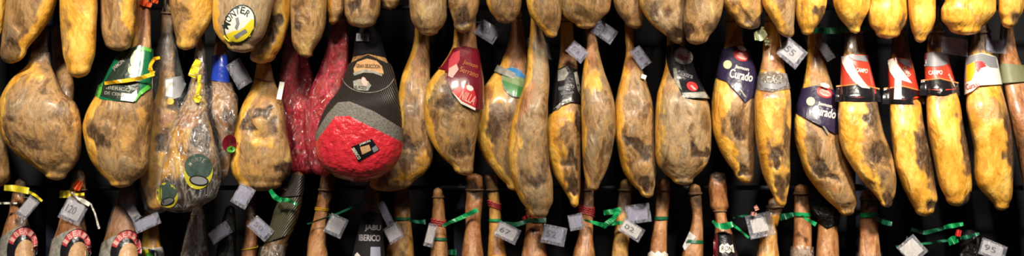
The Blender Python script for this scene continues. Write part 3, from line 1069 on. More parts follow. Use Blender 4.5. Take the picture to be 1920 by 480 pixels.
decal(b, ell(319, 190, 7, 6, 0), 'amber', 'gold_seal', 0.006)
h = Mh('M4', [(80, 368, 382), (120, 366, 382), (160, 358, 384), (190, 346, 386), (212, 334, 388), (250, 324, 400), (290, 312, 406), (330, 303, 408), (360, 301, 400), (380, 308, 376), (394, 338, 338)],
       'bagged ham with two dark green oval stickers and a yellow tie', base=(0.35, 0, 0.1, 0), dy=-0.09, lean=0.16, thick=0.75, mat='ham_shiny',
       pat=[(350, 220, 22, 22, 0, 'r', 0.9), (342, 250, 16, 60, 18, 'f', 1), (325, 310, 16, 40, 20, 'f', 0.8), (375, 265, 22, 30, 0, 'd', 0.9), (350, 362, 60, 36, -10, 'd', 1), (395, 340, 26, 40, 0, 'd', 1), (352, 315, 20, 16, -30, 'f', 0.5)])
b = bag(h, [(86, 372, 382), (100, 365, 386), (130, 362, 388), (170, 352, 390), (200, 338, 392), (225, 325, 392), (260, 314, 402), (300, 303, 412), (340, 294, 414), (368, 294, 406), (385, 302, 380), (399, 336, 336)], 'hazy', off=0.014, wrinkle=0.008, label='cloudy wrinkled bag')
for (cx, cy, rx, ry, rot, nm) in ((372, 322, 27, 33, 8, 'oval_sticker'), (313, 366, 20, 24, -20, 'oval_sticker')):
    q = decal(b, ell(cx, cy, rx, ry, rot), 'dull_yellow', nm, 0.003)
    decal(q, ell(cx, cy - ry * 0.28, rx * 0.97, ry * 0.74, rot), 'slate_green', 'green_field', 0.001)
    decal(q, ell(cx + 1, cy + ry * 0.5, rx * 0.68, ry * 0.3, rot), 'black_matt', 'plate_rim', 0.002)
    decal(q, ell(cx + 1, cy + ry * 0.5, rx * 0.58, ry * 0.22, rot), 'grey', 'plate', 0.003)
    if cx > 350:
        lettering(q, [('M', 357, 308, 8, 5, -48), ('O', 362, 302, 8, 5, -28), ('N', 369, 299, 8, 5, -8), ('T', 376, 299, 8, 5, 10), ('E', 382, 302, 8, 5, 30)], 'silver', off=0.003)
ribbon([[(372, 112, -0.01, 10), (366, 128, -0.015, 16), (359, 144, -0.01, 14)], [(374, 140, -0.03, 6), (373, 160, -0.04, 6), (370, 178, -0.05, 7)], [(364, 180, -0.055, 5), (370, 188, -0.055, 12), (377, 181, -0.055, 5)]],
       'yellow tie dangling over the bag of the oval stickered ham', 'yellow', cat='tie', group='yellow ties')
h = Mh('M5', [(90, 402, 424), (120, 398, 428), (150, 396, 430), (175, 396, 440), (205, 395, 444), (240, 406, 436), (275, 414, 431), (305, 415, 429), (332, 422, 422)], 'dark maroon bagged ham with a crinkled blue cap', base=(0.25, 0.1, 0.5, 0), dy=-0.10, lean=0.12, thick=0.7, mat='ham_shiny',
       pat=[(430, 220, 20, 30, 0, 'd', 0.7), (405, 190, 12, 24, 0, 'f', 0.6)])
sleeve(h, [(96, 398, 428), (130, 396, 430), (158, 394, 432)], [(396, 104), (428, 102)], [(394, 150), (432, 156)], 'cap_blue', 'blue_cap', 0.007, 0.003)
b = bag(h, [(152, 398, 430), (158, 390, 436), (170, 385, 440), (185, 384, 446), (220, 388, 446), (260, 404, 436), (300, 409, 431), (336, 420, 420)], 'hazy', off=0.014, wrinkle=0.009, label='cloudy creased bag')
q = decal(b, ell(430, 268, 13, 16, 20), 'maroon', 'maroon_sticker', 0.003)
decal(q, ell(433, 280, 8, 6, 0), 'light_green', 'sticker_foot', 0.0015)
h = Mh('M6', [(90, 484, 504), (130, 480, 510), (152, 476, 515), (175, 465, 525), (200, 453, 531), (240, 440, 535), (280, 432, 543), (305, 431, 547), (325, 434, 543), (342, 446, 528), (358, 490, 490)],
       'squat mottled ham with a dark mouldy face left of the red films', base=(0.25, 0, 0, 0.1), fl=16, dy=-0.03, lean=0.1, thick=0.85,
       pat=[(485, 190, 30, 18, -10, 'r', 0.35), (490, 215, 22, 9, -25, 'd', 0.9), (462, 228, 10, 26, 10, 'd', 0.8), (480, 250, 26, 8, 20, 'd', 0.7), (510, 240, 10, 20, 0, 'd', 0.55), (495, 262, 20, 16, 0, 'f', 0.6), (535, 320, 16, 22, 0, 'd', 0.7), (470, 325, 30, 20, 10, 'f', 0.45), (505, 325, 16, 16, 0, 'd', 0.35)])
loops(h, 150, 'cord', 'twine', 1, 3, 0.0025, 3)
h = Mh('M7', [(60, 545, 562), (100, 536, 572), (140, 530, 582), (180, 526, 590), (230, 526, 600), (270, 531, 602), (300, 541, 602), (326, 564, 564)], 'ham wrapped in magenta film, leftmost of the red ones', base=(0.1, 0.1, 0.3, 0.3), dy=0.04, thick=0.75, mat='ham_shiny',
       pat=[(568, 195, 16, 30, -20, 'p', 0.9), (545, 260, 14, 30, 0, 'd', 0.6)])
bag(h, [(56, 545, 562), (75, 537, 566), (100, 530, 574), (140, 525, 586), (180, 523, 594), (230, 523, 604), (270, 527, 605), (300, 536, 605), (329, 566, 566)], 'redfilm', 'red_film', 0.012, 0.011, scales=((15, 1), (34, 0.6)), label='magenta plastic film')
h = Mh('M8', [(20, 630, 650), (60, 624, 650), (100, 614, 652), (140, 600, 646), (185, 582, 636), (230, 573, 628), (270, 576, 626), (300, 584, 626), (328, 606, 606)], 'ham in magenta film, its shank leaning behind the black net', base=(0.2, 0, 0.4, 0.3), dy=-0.02, lean=0.14, thick=0.75, mat='ham_shiny',
       pat=[(635, 130, 20, 30, 30, 'p', 0.5)])
bag(h, [(16, 632, 652), (40, 626, 652), (80, 616, 653), (110, 606, 654), (145, 592, 648), (185, 577, 640), (230, 569, 632), (270, 572, 630), (300, 580, 630), (331, 606, 606)], 'redfilm', 'red_film', 0.012, 0.011, scales=((15, 1), (34, 0.6)), label='magenta plastic film')
h = Mh('M9', [(4, 674, 706), (60, 668, 712), (95, 665, 718), (110, 661, 724), (130, 652, 734), (165, 640, 742), (190, 621, 746), (210, 609, 749), (235, 600, 751), (260, 596, 751), (285, 598, 748), (305, 605, 738), (322, 622, 722), (339, 672, 672)],
       'big round ham in black net and bright red wrap at the front', base=(0.3, 0, 0.3, 0), dy=-0.20, calm=[(-20, 340)], noise=0.004, thick=1.0, lean=0.29, cordy=None)
sleeve(h, [(-12, 670, 710), (60, 665, 714), (95, 663, 720), (112, 659, 727)], [(668, -4), (710, -4)], [(659, 106), (690, 100), (727, 108)], 'hood', 'black_hood', 0.004, 0.003, label='dark plastic hood')
net = sleeve(h, [(90, 662, 722), (110, 658, 727), (130, 649, 737), (165, 637, 745), (190, 618, 749), (210, 606, 752), (235, 597, 754), (260, 593, 754), (290, 596, 750)], [(657, 118), (690, 102), (726, 118)], [(594, 262), (690, 262), (753, 270)], 'blacknet', 'net_sleeve', 0.006, 0.0012, 128, 60, label='black ribbed net')
q = decal(net, [(663, 128), (670, 116), (688, 110), (706, 114), (716, 124), (720, 139), (700, 133), (682, 131), (664, 136)], 'tan', 'brown_crest', 0.002)
decal(net, [(662, 137), (680, 130), (700, 132), (717, 139), (716, 143), (700, 137), (682, 136), (664, 142)], 'silver', 'silver_band', 0.003)
lettering(q, [('GRAN SELECCION', 690, 124, 7, 44, 2)], 'black_matt', off=0.003)
q = decal(net, [(662, 152), (674, 148), (681, 150), (690, 152), (696, 160), (690, 170), (672, 169), (664, 166)], 'silver', 'silver_emblem', 0.002)
decal(q, ell(683, 153, 5, 9, -20), 'pink', 'pink_figure', 0.0015)
lettering(q, [('EL POZO', 676, 164, 6, 22, 4)], 'ink', off=0.002)
decal(net, ring(690, 140, 50, 34, 0.975, 0, 168, 12), 'silver', 'film_edge', 0.004)
sleeve(h, [(180, 624, 748), (190, 616, 751), (210, 604, 754), (235, 595, 756), (260, 591, 756), (285, 594, 752), (300, 600, 744)], [(594, 246), (612, 216), (632, 192), (655, 190), (700, 208), (756, 242)], [(594, 278), (640, 240), (700, 250), (756, 280)], 'greywrap', 'grey_band', 0.008, 0.0015, 128, 30, label='grey chevron band')
red = sleeve(h, [(205, 612, 750), (215, 603, 754), (235, 594, 757), (260, 590, 757), (285, 592, 754), (305, 599, 745), (322, 616, 729), (334, 642, 706), (340, 660, 688)], [(590, 268), (612, 240), (632, 214), (652, 216), (700, 240), (757, 268)], [(590, 341), (757, 341)], 'redwrap', 'red_wrap', 0.010, 0.002, 128, 44, label='glossy red wrap')
q = decal(red, [(659, 275), (697, 260), (712, 281), (672, 304)], 'black', 'black_label', 0.002)
decal(q, [(675, 276), (692, 271), (696, 282), (679, 290)], 'tan', 'label_picture', 0.001)
decal(q, [(697, 278), (705, 272), (710, 281), (701, 286)], 'grey', 'label_corner', 0.001)
lettering(q, [('IBERICO', 668, 288, 6, 24, 58), ('JAMON', 684, 268, 5, 22, -20)], 'white', off=0.002)
h = Mh('M10', [(50, 779, 804), (80, 776, 805), (110, 767, 806), (150, 752, 808), (200, 745, 811), (250, 742, 811), (280, 732, 812), (305, 712, 809), (325, 698, 796), (342, 694, 774), (359, 726, 726)],
       'bare ham with bent orange bottom behind the red and black one', base=(0.2, 0, 0, 0.1), dy=0.01, fl=12, thick=0.8,
       pat=[(790, 110, 10, 40, 10, 'r', 0.75), (770, 130, 12, 30, 20, 'f', 0.5), (778, 200, 16, 30, 0, 'd', 0.5), (755, 270, 40, 18, -12, 'd', 0.95), (765, 300, 30, 16, -20, 'd', 0.7), (765, 330, 44, 12, -18, 'f', 0.9), (795, 300, 14, 14, 0, 'f', 0.6)])
h = Mh('M11', [(0, 853, 891), (50, 852, 893), (80, 850, 894), (100, 842, 896), (125, 826, 900), (145, 810, 903), (165, 799, 904), (200, 795, 902), (240, 800, 897), (270, 812, 893), (295, 830, 891), (314, 850, 888), (329, 873, 873)],
       'brown ham with the maroon gold lettered label', base=(0.15, 0, 0, 0.1), dy=-0.03, calm=[(85, 210)], fl=10,
       pat=[(830, 125, 16, 24, 35, 'f', 0.9), (872, 60, 24, 40, 0, 'r', 0.8), (830, 190, 22, 30, 20, 'd', 0.75), (845, 240, 26, 26, 20, 'p', 0.35), (862, 285, 30, 20, 20, 'd', 0.6), (830, 262, 12, 20, -20, 'f', 0.5), (876, 318, 12, 8, 0, 'r', 0.5)])
s = sleeve(h, [(80, 848, 896), (100, 840, 899), (125, 823, 903), (150, 803, 907), (180, 795, 908), (212, 793, 907)], [(820, 127), (834, 122), (842, 104), (850, 90), (872, 86), (896, 92)], [(820, 128), (834, 130), (838, 148), (848, 174), (866, 192), (892, 206), (908, 204)], 'maroon', 'paper_sleeve', 0.006, 0.0015, label='maroon label')
decal(s, [(849, 100), (862, 94), (862, 112), (854, 126), (840, 132), (842, 112)], 'rose', 'red_corner', 0.0015)
decal(s, [(842, 128), (856, 120), (860, 130), (848, 146), (840, 142)], 'pink', 'pink_patch', 0.002)
lettering(s, [('Jamon', 882, 121, 10, 28, 20), ('Serrano', 880, 135, 10, 36, 20)], 'gold', off=0.003, bold=0.0)
q = decal(s, [(848, 172), (858, 164), (874, 158), (888, 166), (894, 186), (891, 202), (868, 192)], 'crimson', 'red_shield', 0.002)
decal(q, ell(881, 165, 7, 5, 30), 'white', 'cow_figure', 0.001)
lettering(q, [('NILLA', 878, 183, 17, 30, 26)], 'pink', off=0.0015, bold=0.02)
decal(q, [(847, 172), (850, 174), (866, 190), (892, 203), (891, 207), (864, 194)], 'white', 'white_edge', 0.002)
h = Mh('M12', [(30, 960, 980), (65, 956, 984), (100, 946, 989), (125, 936, 990), (145, 920, 990), (168, 905, 990), (190, 895, 989), (220, 889, 988), (260, 893, 987), (300, 910, 985), (330, 933, 982), (346, 950, 978), (358, 966, 966)],
       'ham with the round blue and green landscape sticker', base=(0.1, 0, 0, 0.1), dy=0.03, fl=20, mat='ham_shiny',
       pat=[(968, 85, 26, 50, 0, 'r', 1), (908, 175, 14, 30, 30, 'r', 0.8), (935, 170, 18, 40, 25, 'f', 0.9), (905, 230, 12, 60, -8, 'f', 0.9), (945, 215, 22, 26, 0, 'd', 0.5), (925, 240, 16, 26, 0, 'd', 0.5), (945, 290, 16, 40, -15, 'p', 0.4), (968, 320, 12, 30, -10, 'd', 0.4)])
sleeve(h, [(110, 938, 994), (145, 920, 994)], [(930, 120), (994, 150)], [(920, 131), (994, 160)], 'silver', 'silver_collar', 0.005, 0.001, 72, 8)
q = decal(h, ell(965, 154, 23, 30, -28), 'silver', 'round_sticker', 0.008, label='round landscape sticker')
decal(q, ell(965, 154, 21.5, 28.5, -28), 'meadow', 'meadow_picture', 0.001)
decal(q, [p for p in ell(965, 154, 21.5, 28.5, -28, 60) if p[1] < 143 + (p[0] - 965) * 0.2], 'sky_blue', 'sky_picture', 0.002)
decal(q, [p for p in ell(965, 154, 21.5, 28.5, -28, 60) if p[1] > 158 + (p[0] - 965) * 0.35], 'field', 'field_picture', 0.002)
h = Mh('M13', [(20, 996, 1014), (58, 994, 1018), (75, 992, 1023), (100, 988, 1028), (140, 986, 1031), (170, 979, 1030), (200, 969, 1028), (240, 958, 1025), (280, 953, 1027), (310, 955, 1031), (345, 962, 1036), (375, 976, 1036), (395, 990, 1028), (410, 1011, 1011)],
       'long bare grey brown ham hanging lowest in the middle', base=(0.1, 0, 0, 0.35), fl=10, dy=-0.06, cordy=30,
       pat=[(1006, 120, 16, 50, 0, 'p', 0.7), (990, 190, 12, 40, 15, 'r', 0.6), (1008, 210, 14, 50, 10, 'p', 0.7), (1000, 335, 26, 24, 10, 'd', 0.6), (970, 290, 10, 50, 0, 'f', 0.5), (1012, 370, 16, 26, 0, 'p', 0.4), (1022, 300, 8, 60, 0, 'd', 0.5), (965, 335, 12, 12, 0, 'r', 0.4)])
sleeve(h, [(58, 990, 1020), (80, 988, 1027), (112, 984, 1034)], [(992, 70), (1010, 66), (1024, 80)], [(986, 84), (1006, 96), (1032, 112)], 'clear', 'plastic_collar', 0.006, 0.003, 60, 10)
h = Mh('M14', [(40, 1052, 1074), (95, 1050, 1076), (128, 1046, 1084), (160, 1042, 1087), (188, 1038, 1089), (206, 1033, 1090), (230, 1025, 1091), (260, 1022, 1091), (300, 1029, 1090), (330, 1041, 1089), (360, 1058, 1088), (376, 1068, 1086), (389, 1078, 1078)],
       'curved orange ham with a black and silver label', base=(0.2, 0.1, 0, 0.1), fl=24, dy=0.03, calm=[(118, 215)],
       pat=[(1062, 108, 16, 20, 0, 'r', 1), (1060, 215, 24, 20, 20, 'f', 0.8), (1068, 300, 14, 22, 0, 'd', 1), (1070, 345, 14, 22, 0, 'd', 0.8), (1085, 235, 8, 26, 0, 'd', 1), (1045, 290, 16, 40, -15, 'f', 0.7)])
s = sleeve(h, [(118, 1044, 1084), (150, 1039, 1090), (185, 1034, 1091), (215, 1030, 1093)], [(1046, 130), (1062, 122), (1082, 130)], [(1030, 216), (1042, 204), (1066, 190), (1092, 194)], 'black', 'paper_sleeve', 0.006, 0.002, label='black and silver label')
decal(s, [(1046, 132), (1060, 126), (1066, 138), (1058, 150), (1046, 152)], 'silver', 'silver_crest', 0.0015)
decal(s, [(1036, 206), (1050, 193), (1070, 183), (1072, 190), (1052, 199), (1036, 214)], 'silver', 'silver_hem', 0.0015)
decal(s, [(1076, 136), (1082, 134), (1088, 165), (1090, 184), (1083, 168)], 'silver', 'silver_edge', 0.0015)
lettering(s, [('IBERICO', 1062, 164, 6, 30, -8), ('bellota', 1064, 174, 5, 24, -10)], 'grey', off=0.003)
Mh('M15', [(0, 1098, 1116), (50, 1098, 1117), (75, 1099, 1120), (100, 1098, 1124), (130, 1094, 1132), (165, 1091, 1144), (200, 1090, 1152), (240, 1091, 1153), (275, 1092, 1148), (305, 1093, 1142), (330, 1096, 1133), (348, 1100, 1124), (358, 1111, 1111)],
   'bare pinkish brown ham between the black and silver label and the slim oval one', base=(0.1, 0, 0, 0.35), fl=6, dy=-0.03, cordy=20,
   pat=[(1110, 90, 16, 50, 0, 'r', 1), (1113, 150, 14, 26, 0, 'f', 0.7), (1125, 200, 14, 40, 10, 'p', 0.5), (1138, 280, 10, 30, 10, 'd', 0.5), (1110, 320, 16, 22, 0, 'r', 0.35), (1115, 270, 12, 30, 0, 'p', 0.6), (1146, 230, 6, 40, 0, 'd', 0.5)])
Mh('M16', [(20, 1170, 1188), (70, 1172, 1189), (92, 1174, 1190), (110, 1172, 1195), (135, 1167, 1205), (170, 1160, 1216), (210, 1153, 1225), (250, 1153, 1227), (290, 1160, 1229), (320, 1169, 1231), (345, 1185, 1230), (360, 1199, 1226), (371, 1215, 1215)],
   'teardrop shaped bare ham with a dark oval cavity', base=(0.05, 0, 0, 0.2), fl=16, dy=0.02, cordy=40,
   pat=[(1182, 110, 14, 30, 0, 'r', 0.8), (1166, 180, 10, 50, 12, 'r', 0.6), (1190, 160, 12, 40, 0, 'p', 0.4), (1195, 268, 24, 14, 30, 'd', 0.9), (1215, 345, 16, 18, 20, 'd', 0.85), (1212, 285, 14, 20, 0, 'd', 0.8), (1205, 215, 14, 30, 0, 'd', 0.35), (1172, 300, 10, 40, -18, 'f', 0.7)])
h = Mh('M17', [(30, 1252, 1284), (85, 1250, 1284), (120, 1248, 1288), (145, 1242, 1296), (160, 1237, 1308), (178, 1232, 1322), (200, 1230, 1330), (250, 1229, 1333), (285, 1229, 1332), (305, 1233, 1327), (322, 1244, 1314), (336, 1260, 1300), (347, 1284, 1284)],
       'wide blocky tan ham with the black flaring label', base=(0.1, 0, 0, 0.5), fl=8, dy=-0.02, calm=[(80, 185)],
       pat=[(1250, 170, 14, 20, 0, 'r', 0.5), (1270, 210, 16, 40, 0, 'p', 0.8), (1310, 280, 20, 16, -20, 'd', 0.9), (1290, 318, 34, 10, -8, 'r', 0.3), (1240, 250, 8, 50, 0, 'f', 0.4), (1300, 230, 20, 30, 10, 'p', 0.4), (1250, 320, 18, 10, 20, 'd', 0.5), (1320, 312, 14, 6, -30, 'f', 0.6)])
s = sleeve(h, [(80, 1250, 1286), (110, 1249, 1297), (140, 1250, 1307), (165, 1256, 1320), (186, 1262, 1332)], [(1250, 86), (1268, 82), (1286, 90)], [(1249, 150), (1262, 160), (1282, 183), (1330, 185)], 'black', 'paper_sleeve', 0.007, 0.002, label='black label with silver hem')
q = decal(s, ell(1281, 105, 19, 15, 25), 'silver', 'silver_oval', 0.002)
decal(q, ell(1281, 105, 16, 12, 25), 'white', 'oval_face', 0.001)
lettering(q, [('Ham', 1281, 107, 10, 19, 14)], 'crimson', off=0.002, bold=0.02)
decal(s, [(1262, 128), (1268, 128), (1273, 150), (1279, 170), (1272, 163), (1264, 148)], 'silver', 'silver_stripe', 0.002)
decal(s, [(1279, 174), (1322, 172), (1330, 184), (1284, 182)], 'silver', 'silver_hem', 0.002)
q = decal(s, ell(1298, 162, 11, 8, 30), 'crimson', 'red_seal', 0.002)
decal(q, [(1294, 160), (1298, 160), (1306, 168), (1301, 168)], 'pink', 'seal_stripe', 0.001)
lettering(s, [('Extra', 1288, 140, 9, 24, 16)], 'grey', off=0.003)


def purple_label(h, ox, oy, rows, top, bot):
    s = sleeve(h, rows, top, bot, 'purple', 'paper_sleeve', 0.007, 0.0018, label='purple label')
    q = decal(s, ell(1390 + ox, 104 + oy, 15, 10, 22), 'crimson', 'red_badge', 0.002)
    decal(q, ell(1391 + ox, 105 + oy, 11, 6, 22), 'pink', 'badge_face', 0.001)
    lettering(q, [('RESERVA', 1391 + ox, 105 + oy, 5, 19, 22)], 'crimson', off=0.0016)
    decal(s, ell(1364 + ox, 121 + oy, 8, 8), 'pale_green', 'round_seal', 0.002)
    decal(s, ell(1391 + ox, 91 + oy, 9, 4, 20), 'white', 'white_tab', 0.002)
    lettering(s, [('Jamon', 1391 + ox, 128 + oy, 8, 27, 14), ('Curado', 1390 + ox, 141 + oy, 17, 44, 12)], 'white', off=0.003, bold=0.016)
    decal(s, [(1386 + ox, 167 + oy), (1390 + ox, 168 + oy), (1400 + ox, 182 + oy), (1396 + ox, 182 + oy)], 'silver', 'silver_edge', 0.002)


h = Mh('M18', [(30, 1362, 1387), (70, 1360, 1392), (90, 1357, 1396), (115, 1350, 1406), (140, 1343, 1414), (170, 1337, 1418), (200, 1334, 1420), (240, 1335, 1420), (270, 1343, 1416), (300, 1360, 1415), (322, 1376, 1413), (344, 1401, 1401)],
       'ham with gold left rim under the first purple label', base=(0.1, 0, 0, 0.25), fl=20, calm=[(85, 195)], cordy=40,
       pat=[(1378, 78, 16, 12, 0, 'r', 0.7), (1358, 190, 14, 40, 0, 'f', 0.9), (1340, 190, 8, 40, 0, 'r', 0.4), (1385, 245, 22, 14, 20, 'd', 0.75), (1395, 285, 14, 16, 0, 'p', 0.6), (1360, 275, 12, 24, -30, 'f', 0.8), (1396, 325, 14, 14, 0, 'd', 0.7), (1395, 205, 14, 30, 0, 'p', 0.4)])
purple_label(h, 0, 0, [(82, 1355, 1400), (110, 1348, 1412), (140, 1342, 1420), (170, 1340, 1424), (196, 1345, 1416)], [(1352, 92), (1378, 86), (1398, 94)], [(1344, 146), (1362, 152), (1386, 178), (1398, 193), (1414, 180), (1424, 170)])
h = Mh('M19', [(40, 1434, 1458), (80, 1431, 1464), (105, 1429, 1468), (130, 1425, 1472), (160, 1419, 1479), (185, 1415, 1484), (220, 1414, 1485), (255, 1417, 1484), (290, 1423, 1483), (320, 1429, 1483), (350, 1441, 1480), (372, 1452, 1475), (388, 1466, 1466)],
       'glossy orange ham with a clear grey collar between the two purple labels', base=(0.6, 0, 0.1, 0), fl=22, mat='ham_shiny', calm=[(125, 172)], cordy=40, dy=-0.03, lean=0.07,
       pat=[(1448, 110, 22, 30, 0, 'r', 1), (1445, 180, 26, 10, 0, 'r', 0.8), (1440, 220, 18, 50, 0, 'f', 1), (1456, 295, 16, 18, 0, 'd', 0.8), (1478, 265, 10, 50, 0, 'd', 0.6), (1468, 345, 14, 26, 0, 'd', 0.6), (1478, 220, 7, 40, 0, 'd', 0.4)])
s = sleeve(h, [(120, 1425, 1474), (150, 1420, 1478), (180, 1416, 1486)], [(1424, 136), (1450, 132), (1474, 138)], [(1418, 168), (1450, 172), (1480, 166)], 'greyfilm', 'plastic_collar', 0.007, 0.004, 72, 12)
lettering(s, [('CASA', 1452, 150, 12, 30, 6)], 'silver', off=0.002)
decal(s, [(1424, 152), (1440, 156), (1462, 158), (1474, 152), (1474, 160), (1456, 168), (1430, 164)], 'grey', 'grey_print', 0.0015)
h = Mh('M20', [(60, 1514, 1540), (100, 1513, 1544), (125, 1511, 1549), (150, 1507, 1557), (175, 1502, 1565), (200, 1495, 1570), (230, 1489, 1571), (260, 1490, 1577), (290, 1497, 1586), (320, 1508, 1595), (350, 1528, 1604), (378, 1553, 1608), (394, 1572, 1602), (404, 1589, 1589)],
       'ham with a curled dark fold under the second purple label', base=(0.1, 0, 0, 0.2), fl=14, calm=[(145, 255)], cordy=None,
       pat=[(1528, 130, 18, 26, 0, 'r', 0.6), (1522, 120, 8, 30, 0, 'f', 0.5), (1500, 240, 14, 18, 0, 'f', 0.8), (1530, 275, 26, 22, 15, 'p', 0.5), (1550, 318, 40, 12, 28, 'd', 1), (1510, 320, 12, 14, 0, 'f', 0.7), (1545, 352, 34, 9, 32, 'r', 0.6), (1535, 365, 26, 6, 34, 'f', 0.5), (1595, 385, 14, 14, 0, 'd', 0.6), (1575, 285, 12, 26, 0, 'p', 0.4)])
purple_label(h, 156, 69, [(150, 1504, 1560), (175, 1499, 1568), (205, 1492, 1576), (235, 1492, 1580), (256, 1508, 1574)], [(1502, 166), (1530, 160), (1562, 168)], [(1494, 214), (1512, 222), (1540, 236), (1566, 251), (1576, 244), (1580, 226)])


def red_label(h, rows, top, bot, x0, x1, yt, yb, swoosh, glare, letter):
    s = sleeve(h, rows, top, bot, 'red_print', 'paper_sleeve', 0.007, 0.0015, label='red, white and black label')
    yl = poly_y(bot, np.array([x0, x1]))
    H = yb - yt
    decal(s, [(x0 - 9, yb - H * 0.24), (x0 + (x1 - x0) * 0.5, yb - H * 0.3), (x1 + 9, yb - H * 0.18), (x1 + 12, yb + 9), (x0 - 12, yb + 9)], 'black', 'black_hem', 0.002)
    decal(s, [(x0 - 9, yb - H * 0.27), (x0 + (x1 - x0) * 0.5, yb - H * 0.33), (x1 + 9, yb - H * 0.21), (x1 + 9, yb - H * 0.18), (x0 + (x1 - x0) * 0.5, yb - H * 0.3), (x0 - 9, yb - H * 0.24)], 'gold', 'gold_line', 0.003)
    if swoosh:
        decal(s, swoosh, 'white', 'white_glare_swoosh', 0.003)  # white swoosh of the print, also standing in for glare on the gloss
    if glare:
        decal(s, glare, 'grey', 'grey_glare', 0.003)  # glare on the glossy paper, painted as a grey patch
    lettering(s, letter, 'white', off=0.004)
    return s


h = Mh('M21', [(50, 1586, 1616), (95, 1582, 1622), (130, 1580, 1630), (160, 1578, 1638), (185, 1575, 1644), (220, 1572, 1650), (250, 1573, 1658), (280, 1580, 1669), (310, 1596, 1677), (340, 1616, 1681), (362, 1636, 1680), (378, 1650, 1674), (389, 1663, 1663)],
       'ham with golden left half and dark right half under the leftmost red and white label', base=(0.1, 0, 0, 0.1), fl=46, mat='ham_shiny', dy=-0.02, calm=[(40, 185)], cordy=60,
       pat=[(1630, 210, 14, 30, 0, 'd', 0.7), (1598, 210, 26, 60, 0, 'f', 1), (1600, 70, 40, 34, 0, 'd', 1), (1650, 230, 16, 50, 0, 'd', 0.6), (1645, 290, 26, 30, 10, 'd', 0.9), (1662, 345, 18, 40, 0, 'd', 0.5), (1655, 245, 12, 24, 0, 'r', 0.4), (1655, 330, 14, 20, 0, 'p', 0.5), (1664, 370, 14, 16, 0, 'd', 0.7), (1622, 320, 12, 30, -35, 'f', 0.8), (1628, 345, 10, 16, -30, 'd', 0.5), (1650, 355, 8, 12, 0, 'f', 0.4)])  # dark patch above the label: dark hoof end plus painted shade
red_label(h, [(96, 1577, 1626), (130, 1576, 1633), (160, 1575, 1641), (186, 1573, 1648)], [(1577, 106), (1600, 102), (1626, 103)], [(1573, 181), (1610, 183), (1648, 180)], 1577, 1640, 103, 182,
          [(1577, 106), (1590, 103), (1598, 118), (1608, 138), (1622, 156), (1632, 166), (1616, 164), (1600, 152), (1586, 132), (1579, 118)], [(1590, 103), (1625, 104), (1628, 116), (1600, 112)],
          [('tradicion', 1606, 138, 6, 26, 56), ('CAMPO', 1616, 132, 8, 22, 8)])
h = Mh('M22', [(60, 1674, 1700), (105, 1670, 1708), (140, 1668, 1716), (170, 1668, 1722), (190, 1667, 1727), (225, 1668, 1731), (260, 1671, 1741), (300, 1676, 1750), (340, 1688, 1756), (370, 1702, 1758), (392, 1716, 1752), (406, 1734, 1734)],
       'long golden ham with a dark right flank under the middle red and white label', base=(0.9, 0, 0, 0), mat='ham_shiny', calm=[(50, 190)], cordy=60,
       pat=[(1695, 195, 34, 14, 0, 'r', 0.7), (1686, 80, 40, 34, 0, 'd', 1), (1744, 290, 24, 74, -8, 'd', 1), (1728, 258, 10, 12, 0, 'd', 0.5), (1748, 390, 14, 16, 0, 'd', 0.8), (1745, 345, 10, 20, 0, 'd', 0.5)])  # shank top darkened in colour, dark skin and shade together
red_label(h, [(100, 1663, 1706), (140, 1664, 1716), (170, 1665, 1724), (190, 1665, 1731)], [(1663, 112), (1684, 107), (1706, 112)], [(1665, 185), (1695, 187), (1730, 183)], 1666, 1722, 108, 186,
          [(1664, 114), (1674, 109), (1684, 122), (1698, 140), (1710, 156), (1690, 150), (1690, 186), (1676, 186), (1678, 148), (1668, 134)], [(1680, 109), (1705, 112), (1710, 128), (1692, 120)],
          [('CAMPO', 1700, 134, 7, 20, 56)])
h = Mh('M23', [(50, 1742, 1768), (92, 1738, 1776), (130, 1737, 1782), (165, 1738, 1790), (190, 1738, 1800), (220, 1738, 1806), (250, 1741, 1811), (280, 1747, 1815), (320, 1755, 1820), (350, 1762, 1822), (370, 1772, 1818), (387, 1795, 1795)],
       'plump golden ham under the red and black label with painted grey glare on top', base=(0.95, 0, 0, 0), mat='ham_shiny', dy=-0.03, calm=[(40, 175)], cordy=60,
       pat=[(1756, 66, 40, 34, 0, 'd', 1), (1813, 275, 14, 66, -6, 'd', 1), (1768, 178, 34, 12, 0, 'r', 0.75), (1812, 372, 12, 14, 0, 'd', 0.8), (1798, 310, 22, 14, 30, 'r', 0.2)])  # dark skin and shade above the label, both put into the colour
red_label(h, [(86, 1734, 1776), (120, 1733, 1782), (150, 1734, 1790), (176, 1734, 1797)], [(1734, 100), (1754, 95), (1776, 100)], [(1734, 167), (1765, 170), (1796, 167)], 1736, 1788, 96, 170,
          None, [(1734, 101), (1754, 96), (1777, 101), (1781, 118), (1770, 123), (1752, 125), (1733, 124)], [('CAMPO', 1754, 136, 8, 26, -2), ('tradicion', 1785, 150, 4, 26, 64)])
h = Mh('M24', [(40, 1825, 1852), (80, 1820, 1862), (100, 1817, 1867), (135, 1815, 1872), (165, 1814, 1878), (200, 1811, 1888), (240, 1819, 1897), (280, 1826, 1901), (320, 1826, 1902), (345, 1832, 1900), (368, 1850, 1898), (384, 1864, 1892), (395, 1879, 1879)],
       'ochre ham under the white, yellow and red label', base=(0.85, 0, 0, 0), mat='ham_shiny', calm=[(70, 180)], cordy=60,
       pat=[(1845, 205, 40, 26, 0, 'r', 0.55), (1880, 195, 12, 30, 0, 'd', 0.35), (1842, 65, 24, 22, 0, 'd', 0.5), (1840, 66, 40, 36, 0, 'd', 0.8), (1897, 275, 13, 84, -2, 'd', 0.9), (1880, 375, 16, 14, 0, 'r', 0.4), (1835, 240, 10, 20, 0, 'r', 0.3)])  # dark patches on the shank top: dark skin with shade painted in
